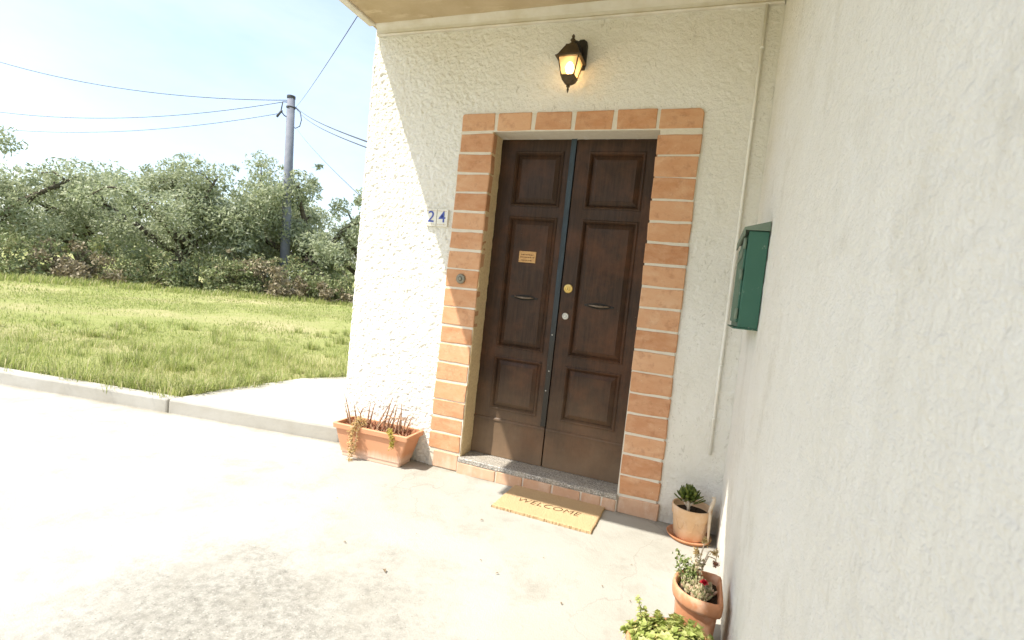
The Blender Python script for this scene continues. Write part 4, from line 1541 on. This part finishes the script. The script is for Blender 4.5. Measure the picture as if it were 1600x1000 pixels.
for (x, y, zz) in ((-.112, .055, .285), (-.105, .035, .240), (-.090, .06, .250)):
    b0 = V3(x * .7, y * .7, .175)
    tip = V3(x, y, zz)
    st.tube([b0, b0.lerp(tip, .5), tip], [.0026, .002, .0014], 5)
    for k in range(46):
        t = random.random() ** .8
        mb.leaf(b0.lerp(tip, .25 + .75 * t), rnd_dir(.4), V3(0, 0, 1), random.uniform(.012, .021) * (1.15 - .5 * t), .010, .1, .2)
fo = mb.build('foliage', M['leaf_light'], p3, fix=False)
st.build('stems', M['stem_green'], p3, smooth=True)

# ------------------------------------------------------------------ bits of litter on the concrete
lit = [(5.25, -4.75, 0.035), (6.55, -7.6, .022), (7.4, -8.2, .03), (4.2, -10.1, .05), (1.7, -9.2, .03), (8.6, -6.2, .018), (11.6, -4.9, .022), (10.9, -6.9, .025), (11.9, -7.3, .02), (9.9, -8.6, .028), (-.9, -6.3, .02), (3.6, -7.2, .016)]
for (x, y, s) in lit:
    mb = MB()
    a = random.random() * 6.28
    p = V3(0, 0, .004)
    d = V3(math.cos(a), math.sin(a), .06)
    mb.leaf(p, d, V3(0, 0, 1), s * .7, s * .3, .25, .25)
    o = mb.build('dry_leaf', M['dead_leaf'], None, fix=False)
    o.location = (x * U, y * U, .001)
    tag(o, 'tiny curled dry leaf lying on the pale concrete yard', 'leaf', 'dry leaves scattered on the yard')


# ------------------------------------------------------------------ far side: field, trees, pole
def field_pt(px_deg, dist):
    """point on the field at an azimuth (degrees from +Y, clockwise) and distance from the door"""
    a = R(px_deg)
    return CAM.x + math.sin(a) * dist, CAM.y + math.cos(a) * dist


def leaf_cloud(centres, n, L, w, droop=0.0):
    """n small pointed leaves round weighted centres -> arrays"""
    cs = np.array([c[:3] for c in centres])
    rs = np.array([c[3] for c in centres])
    wt = rs ** 2
    wt = wt / wt.sum()
    k = rng.choice(len(cs), n, p=wt)
    d = rng.normal(size=(n, 3))
    d /= np.linalg.norm(d, axis=1)[:, None]
    r = rng.random(n) ** .45
    p = cs[k] + d * (rs[k] * r)[:, None] * np.array([1, 1, .8])
    a = rng.normal(size=(n, 3)) + d * .5
    a[:, 2] -= droop
    a /= np.linalg.norm(a, axis=1)[:, None]
    b = np.cross(a, rng.normal(size=(n, 3)))
    b /= np.linalg.norm(b, axis=1)[:, None]
    ll = (L * (.6 + .8 * rng.random(n)))[:, None]
    ww = (w * (.6 + .8 * rng.random(n)))[:, None]
    v = np.stack([p - a * ll * .5, p + b * ww * .5, p + a * ll * .5, p - b * ww * .5], 1).reshape(-1, 3)
    f = np.arange(4 * n).reshape(n, 4)
    return v, f


def olive(x, y, h, spread, n, label, lean=0.0, seed=1):
    random.seed(seed)
    t = empty('olive_tree', (x, y, .05))
    tag(t, label, 'tree', 'trees beyond the field')
    mb = MB()
    hb = h * .22
    tr = h * .042
    base = [V3(0, 0, -.06), V3(.04 * h * lean, .02, hb * .4), V3(.10 * h * lean, -.03 * h, hb * .75), V3(.16 * h * lean, 0, hb)]
    mb.tube(base, [tr * 1.5, tr * 1.05, tr * .95, tr * .85], 9)
    cents = []
    nb = 6
    for i in range(nb):
        a = 2 * math.pi * i / nb + random.uniform(-.4, .4)
        el = R(random.uniform(8, 74))
        ln = h * random.uniform(.36, .56)
        d = V3(math.cos(a) * math.cos(el) * spread, math.sin(a) * math.cos(el) * spread, math.sin(el))
        p0 = base[-1] if i % 2 else base[-2]
        mid = p0 + d * ln * .5 + V3(random.uniform(-.1, .1), random.uniform(-.1, .1), .05 * h) * .6
        tip = p0 + d * ln
        mb.tube([p0, mid, tip], [tr * .55, tr * .34, tr * .12], 6)
        for q in range(5):
            s_ = .45 + .55 * random.random()
            e0 = p0.lerp(tip, s_)
            dd = rnd_dir(.5)
            e1 = e0 + dd * h * random.uniform(.07, .18)
            mb.tube([e0, e0.lerp(e1, .5) + V3(0, 0, .03 * h), e1], [tr * .18, tr * .11, tr * .05], 5)
            cents.append((*e1, h * random.uniform(.065, .135)))
        cents.append((*tip, h * random.uniform(.08, .15)))
    mb.build('trunk', M['bark'], t, smooth=True)
    for i in range(8):       # low drooping skirts of the crown
        a = random.random() * 6.28
        e1 = base[-1] + V3(math.cos(a), math.sin(a), 0) * h * random.uniform(.18, .40) * spread + V3(0, 0, h * random.uniform(-.06, .08))
        mb_ = base[-1].lerp(e1, .5) + V3(0, 0, .06 * h)
        cents.append((*e1, h * random.uniform(.07, .12)))
        cents.append((*mb_, h * random.uniform(.05, .09)))
    # loose outer shoots that break the outline
    for i in range(44):
        c0 = random.choice(cents)
        d = rnd_dir(.75)
        e = V3(*c0[:3]) + d * c0[3] * random.uniform(.9, 1.35)
        cents.append((*e, h * random.uniform(.015, .04)))
    v, f = leaf_cloud(cents, n, h * .024, h * .0085, .2)
    link('crown', np_mesh('crown', v, f), M['leaf_olive'], t)
    return t


def bush(x, y, w, h, n, mat, label, name='bramble_bush', group='bushes under the trees', L=.13):
    t = empty(name, (x, y, .05))
    tag(t, label, 'bush', group)
    mb = MB()
    cents = []
    for i in range(17):
        a = random.random() * 6.28
        rr = math.sqrt(random.random())
        e = V3(math.cos(a) * w * rr * .85, math.sin(a) * w * rr * .45, h * random.uniform(.2, .85) * (1 - .45 * rr * rr))
        mb.tube([(e.x * .3, e.y * .3, -.05), (e.x * .7, e.y * .7, e.z * .6), tuple(e)], [.03, .02, .008], 5)
        cents.append((*e, h * random.uniform(.13, .33)))
        cents.append((e.x * 1.15, e.y * 1.1, h * .15, h * random.uniform(.12, .22)))
    for i in range(30):      # arching shoots
        c0 = random.choice(cents)
        d = rnd_dir(.8)
        e = V3(*c0[:3]) + d * c0[3] * random.uniform(1.2, 1.9)
        mb.tube([c0[:3], tuple(V3(*c0[:3]).lerp(e, .6) + V3(0, 0, .08)), tuple(e)], [.012, .009, .005], 4)
        cents.append((*e, h * random.uniform(.03, .09)))
    mb.build('stems', M['bark'], t)
    v, f = leaf_cloud(cents, n, L, L * .5)
    v[:, 2] = np.maximum(v[:, 2], -.03)
    link('foliage', np_mesh('foliage', v, f), M[mat], t)
    return t


# azimuth in degrees, distance in metres
trees = [(-41.0, 27.0, 8.3, 1.1, 26000, 'olive tree with dark leaning limb nearest the white house wall', -.7),
         (-47.8, 28.5, 8.2, 1.05, 24000, 'tall olive tree directly behind the utility pole', .3),
         (-37.0, 30.0, 6.6, 1.15, 12000, 'olive tree half hidden by the house corner', .2),
         (-54.0, 27.0, 7.2, 1.15, 18000, 'broad olive tree left of the utility pole', .5),
         (-60.5, 29.5, 8.0, 1.1, 16000, 'second olive tree left of the utility pole', -.3),
         (-67.0, 27.5, 7.0, 1.15, 12000, 'outermost olive tree at the left of the field', .4)]
for i, (az, ds, h, sp, n, lb, ln) in enumerate(trees):
    x, y = field_pt(az, ds)
    olive(x, y, h, sp, n, lb, ln, 20 + i)
random.seed(77)
bushes = [(-38.6, 23.5, 2.6, 1.9, 'leaf_dark', 'dark bramble bush beside the house corner'),
          (-41.6, 22.6, 1.8, 1.0, 'leaf_dry', 'low pale dry bramble between two darker bushes'),
          (-43.2, 24.4, 2.6, 2.0, 'leaf_dark', 'dark bramble bush below the leaning olive'),
          (-46.4, 23.3, 2.3, 1.7, 'leaf_dry', 'dry bramble at the foot of the utility pole'),
          (-48.4, 24.6, 2.6, 2.1, 'leaf_dark', 'dark bramble bush just left of the utility pole'),
          (-52.2, 23.8, 2.8, 1.7, 'leaf_dark', 'wide low bramble bush left of the pole'),
          (-56.5, 24.6, 3.0, 2.0, 'leaf_dark', 'tall bramble bush under the broad olive'),
          (-61.0, 23.9, 2.8, 1.6, 'leaf_dry', 'dry bramble under the far left olives'),
          (-65.5, 24.8, 3.0, 2.0, 'leaf_dark', 'outermost dark bramble at the left of the field')]
for (az, ds, w, h, mt, lb) in bushes:
    x, y = field_pt(az, ds)
    bush(x, y, w, h, 5200 if mt == 'leaf_dark' else 3800, mt, lb)

# woods far beyond
cents = []
for i in range(80):
    az = -75 + 45 * i / 79 + random.uniform(-.5, .5)
    x, y = field_pt(az, random.uniform(95, 120))
    cents.append((x, y, random.uniform(.5, 2.2), random.uniform(1.5, 3.0)))
v, f = leaf_cloud(cents, 14000, .9, .5)
v[:, 2] = np.maximum(v[:, 2], .03)
tag(link('far_wood', np_mesh('far_wood', v, f), M['leaf_dark']), 'low distant line of woodland beyond the field', 'woodland', kind='stuff')

# white house far off between the trunks
x, y = field_pt(-44.4, 62)
fh = empty('far_house', (x, y, .05), R(44))
tag(fh, 'small distant white house glimpsed between the olive trunks', 'house')
mb = MB()
mb.box(-3.6, 3.6, -3, 3, 0, 3.0)
mb.build('wall', M['far_white'], fh)
mb = MB()
mb.loft([[(x_, -3.4, 2.98), (x_, 0, 4.3), (x_, 3.4, 2.98), (x_, 0, 4.1)] for x_ in (-3.9, 3.9)])
mb.build('roof', M['far_white'], fh)
for xw in (-2.1, 1.9):
    mb = MB()
    mb.box(xw - .45, xw + .45, -3.03, -2.95, 1.1, 2.2)
    mb.build('window', M['far_dark'], fh)

# utility pole
PA = -45.4
px_, py_ = -16.58, 15.29
pole = empty('utility_pole', (px_, py_, .04))
tag(pole, 'tall grey utility pole with brackets and cables in front of the olive trees', 'utility pole')
PT = Vector((-.24, -.24, 0))          # the pole leans a little
PH = 8.99
mb = MB()
mb.tube([(0, 0, -.05), (PT.x * .5, PT.y * .5, PH * .5), (PT.x, PT.y, PH)], [.22, .20, .165], 14)
mb.build('shaft', M['pole'], pole, smooth=True)
ra = Vector((math.cos(R(-PA)), math.sin(R(-PA)), 0))      # to the right as seen from the door
mb = MB()
mb.lathe([(.18, 0), (.185, .02), (.185, .10), (.18, .12)], 14, (PT.x, PT.y, PH - .12))
mb.build('cap_band', M['cable'], pole)
mb = MB()
mb.lathe([(.18, 0), (.20, .01), (.20, .06), (.18, .07)], 14, (PT.x * .95, PT.y * .95, PH - .55))
mb.build('band', M['cable'], pole)


def pp(s, z, dpt=0.0):
    q = ra * s + PT * (z / PH)
    return (q.x, q.y + dpt, z)


for nm, pts, rr in (('bracket', [pp(-.12, PH - .30), pp(-.34, PH - .34), pp(-.40, PH - .75)], .025),
                    ('insulator', [pp(-.36, PH - .72), pp(-.44, PH - .85), pp(-.56, PH - 1.05)], .05),
                    ('bracket', [pp(-.40, PH - .75), pp(-.28, PH - .90), pp(-.14, PH - .98)], .025),
                    ('cable_loop', [pp(.13, PH - .42), pp(.40, PH - .62), pp(.46, PH - .95), pp(.40, PH - 1.25), pp(.22, PH - 1.38), pp(.12, PH - 1.32)], .02)):
    mb = MB()
    mb.tube(pts, rr, 7)
    mb.build(nm, M['cable'], pole, smooth=True)


def wire(a, b, sag, r, label, n=18):
    a, b = Vector(a), Vector(b)
    mb = MB()
    pts = []
    for i in range(n + 1):
        t = i / n
        p = a.lerp(b, t)
        p.z -= sag * 4 * t * (1 - t)
        pts.append(p - a)
    mb.tube(pts, r, 5)
    o = mb.build('overhead_wire', M['cable'], None, smooth=True)
    o.location = a
    tag(o, label, 'wire', 'overhead wires')
    return o


P0 = Vector((px_, py_, .04))
wp_ = lambda s, z: P0 + Vector(pp(s, z))
wire(wp_(.20, PH - .45), (-.775, .28, 3.95), .10, .0055, 'thin wire climbing from the pole to the house roof')
wire(wp_(.20, PH - .42), (-.80, .42, 2.32), .12, .0085, 'thick paired cable sloping right from the pole top')
wire(wp_(.20, PH - .50), (-.80, .42, 2.27), .16, .007, 'lower strand of the paired cable sloping right')
wire(wp_(.22, PH - 1.3), (-.80, .45, 1.72), .10, .0045, 'thin wire dropping steeply right below the pole top')
wire(wp_(-.14, PH - .22), (-34.9, 12.9, 10.6), .5, .016, 'topmost wire leaving the pole to the left')
wire(wp_(-.36, PH - .36), (-34.9, 13.0, 8.0), .5, .014, 'middle wire leaving the pole to the left')
wire(wp_(-.46, PH - .88), (-34.9, 13.0, 7.1), .45, .012, 'lowest wire leaving the pole to the left')


# ------------------------------------------------------------------ grass
def in_walk(x, y):
    a = (x > -2.33) & (y < .9)
    b = (x > -2.29) & (y < 1.2)
    c = (y < 1.17 + (x + 2.27) * 2.0) & (x > -2.28) & (x < -2.05)
    d = (x >= -2.05) & (y < 1.61 + (x + 2.05) * .5)
    return a | b | c | d


def grass_blades(n, az0, az1, d0, d1, hmin, hmax, wid, tuft=0.0):
    az = np.radians(az0 + (az1 - az0) * rng.random(n))
    ds = np.sqrt(d0 ** 2 + (d1 ** 2 - d0 ** 2) * rng.random(n))
    x = CAM.x + np.sin(az) * ds
    y = CAM.y + np.cos(az) * ds
    ok = (y > -.015 + (x + .8) * KS + .15) & ~in_walk(x, y) & (x < -.95)
    # thin, dry places (a strip worn by mowing, bare spots)
    thin = np.sin(x * 1.3 + 2.1 * np.sin(y * .7)) * np.sin(y * 1.9 + 1.3 * np.sin(x * .8)) + .55 * np.sin(x * 4.1 + y * 3.3)
    dd = ds + .5 * np.sin(az * 40) + .4 * np.sin(az * 17)
    keep = np.where((dd > 11.2) & (dd < 13.6), .22, 1.0) * np.clip(1.15 - .75 * np.clip(thin, 0, 1.4), .06, 1)
    ok &= rng.random(n) < keep
    x, y = x[ok], y[ok]
    n = len(x)
    # patchy height and lean
    pn = (np.sin(x * 2.1 + 1) * np.sin(y * 1.7 + 2) + np.sin(x * .9 - y * 1.3) + np.sin(x * 5.3 + y * 4.1) * .5) / 2.5
    h = (hmin + (hmax - hmin) * rng.random(n)) * (1 + .45 * pn)
    a = rng.random(n) * 2 * np.pi
    ln = (.25 + .75 * rng.random(n)) * h * .8
    s = np.stack([np.cos(a + 1.57), np.sin(a + 1.57), np.zeros(n)], 1) * (wid * (.6 + .8 * rng.random(n)))[:, None] * .5
    p0 = np.stack([x, y, np.full(n, .055)], 1)
    dirx = np.stack([np.cos(a), np.sin(a), np.zeros(n)], 1)
    p1 = p0 + dirx * (ln * .3)[:, None] + np.array([0, 0, 1]) * (h * .6)[:, None]
    p2 = p0 + dirx * ln[:, None] + np.array([0, 0, 1]) * h[:, None]
    v = np.stack([p0 - s, p0 + s, p1 + s * .7, p1 - s * .7, p2], 1).reshape(-1, 3)
    b = np.arange(n)[:, None] * 5
    return v, np.concatenate([b + 0, b + 1, b + 2], 1), np.concatenate([b + 0, b + 2, b + 3], 1), np.concatenate([b + 3, b + 2, b + 4], 1)


def tufts(n_t, per):
    """long clumps, most of them leaning over the edge of the paving"""
    out = []
    for i in range(n_t):
        if i % 3:
            t = random.random()
            if t < .55:
                x = random.uniform(-7.5, -2.35)
                y = kerb_y(x) + .15 + abs(random.gauss(0, .10))
            else:
                q = random.random()
                x, y = (-2.36 + random.gauss(0, .04), random.uniform(.0, 1.0)) if q < .5 else (random.uniform(-2.25, -1.0), 0)
                if q >= .5:
                    y = (1.17 + (x + 2.27) * 2.0 if x < -2.05 else 1.61 + (x + 2.05) * .5) + abs(random.gauss(.03, .08))
        else:
            x, y = field_pt(random.uniform(-66, -36), random.uniform(6.2, 11))
            if y < kerb_y(x) + .2 or x > -2.5:
                continue
        out.append((x, y, random.uniform(.05, .16), random.uniform(.08, .22)))
    X = np.repeat(np.array(out), per, axis=0)
    n = len(X)
    a = rng.random(n) * 2 * np.pi
    r = X[:, 2] * np.sqrt(rng.random(n))
    x, y = X[:, 0] + np.cos(a) * r, X[:, 1] + np.sin(a) * r
    h = X[:, 3] * (.4 + .7 * rng.random(n))
    ln = h * (.3 + .9 * rng.random(n))
    b = a + rng.normal(0, .6, n)
    s = np.stack([-np.sin(b), np.cos(b), np.zeros(n)], 1) * .0032
    p0 = np.stack([x, y, np.full(n, .055)], 1)
    dx = np.stack([np.cos(b), np.sin(b), np.zeros(n)], 1)
    up = np.array([0, 0, 1.0])
    p1 = p0 + dx * (ln * .3)[:, None] + up * (h * .75)[:, None]
    p2 = p0 + dx * ln[:, None] + up * (h * .85)[:, None]
    v = np.stack([p0 - s, p0 + s, p1 + s * .7, p1 - s * .7, p2], 1).reshape(-1, 3)
    i0 = np.arange(n)[:, None] * 5
    return v, np.concatenate([i0, i0 + 1, i0 + 2], 1), np.concatenate([i0, i0 + 2, i0 + 3], 1), np.concatenate([i0 + 3, i0 + 2, i0 + 4], 1)


vs_all, fs_all, off = [], [], 0
v, f1, f2, f3 = tufts(230, 70)
vs_all.append(v)
fs_all += [f1, f2, f3]
off = len(v)
for args in ((34000, -68, -27, 4.2, 9.5, .03, .08, .006), (3500, -68, -27, 4.2, 7.6, .08, .19, .006), (30000, -68, -27, 9.5, 17, .025, .065, .011),
             (26000, -68, -27, 20.5, 27, .08, .25, .025), (6000, -68, -27, 17, 21, .03, .08, .02)):
    v, f1, f2, f3 = grass_blades(*args)
    vs_all.append(v)
    fs_all += [f1 + off, f2 + off, f3 + off]
    off += len(v)
me = np_mesh('grass', np.concatenate(vs_all), np.concatenate(fs_all))
tag(link('grass', me, M['blade']), 'sunlit meadow grass growing in the field beyond the walkway', 'grass', kind='stuff')
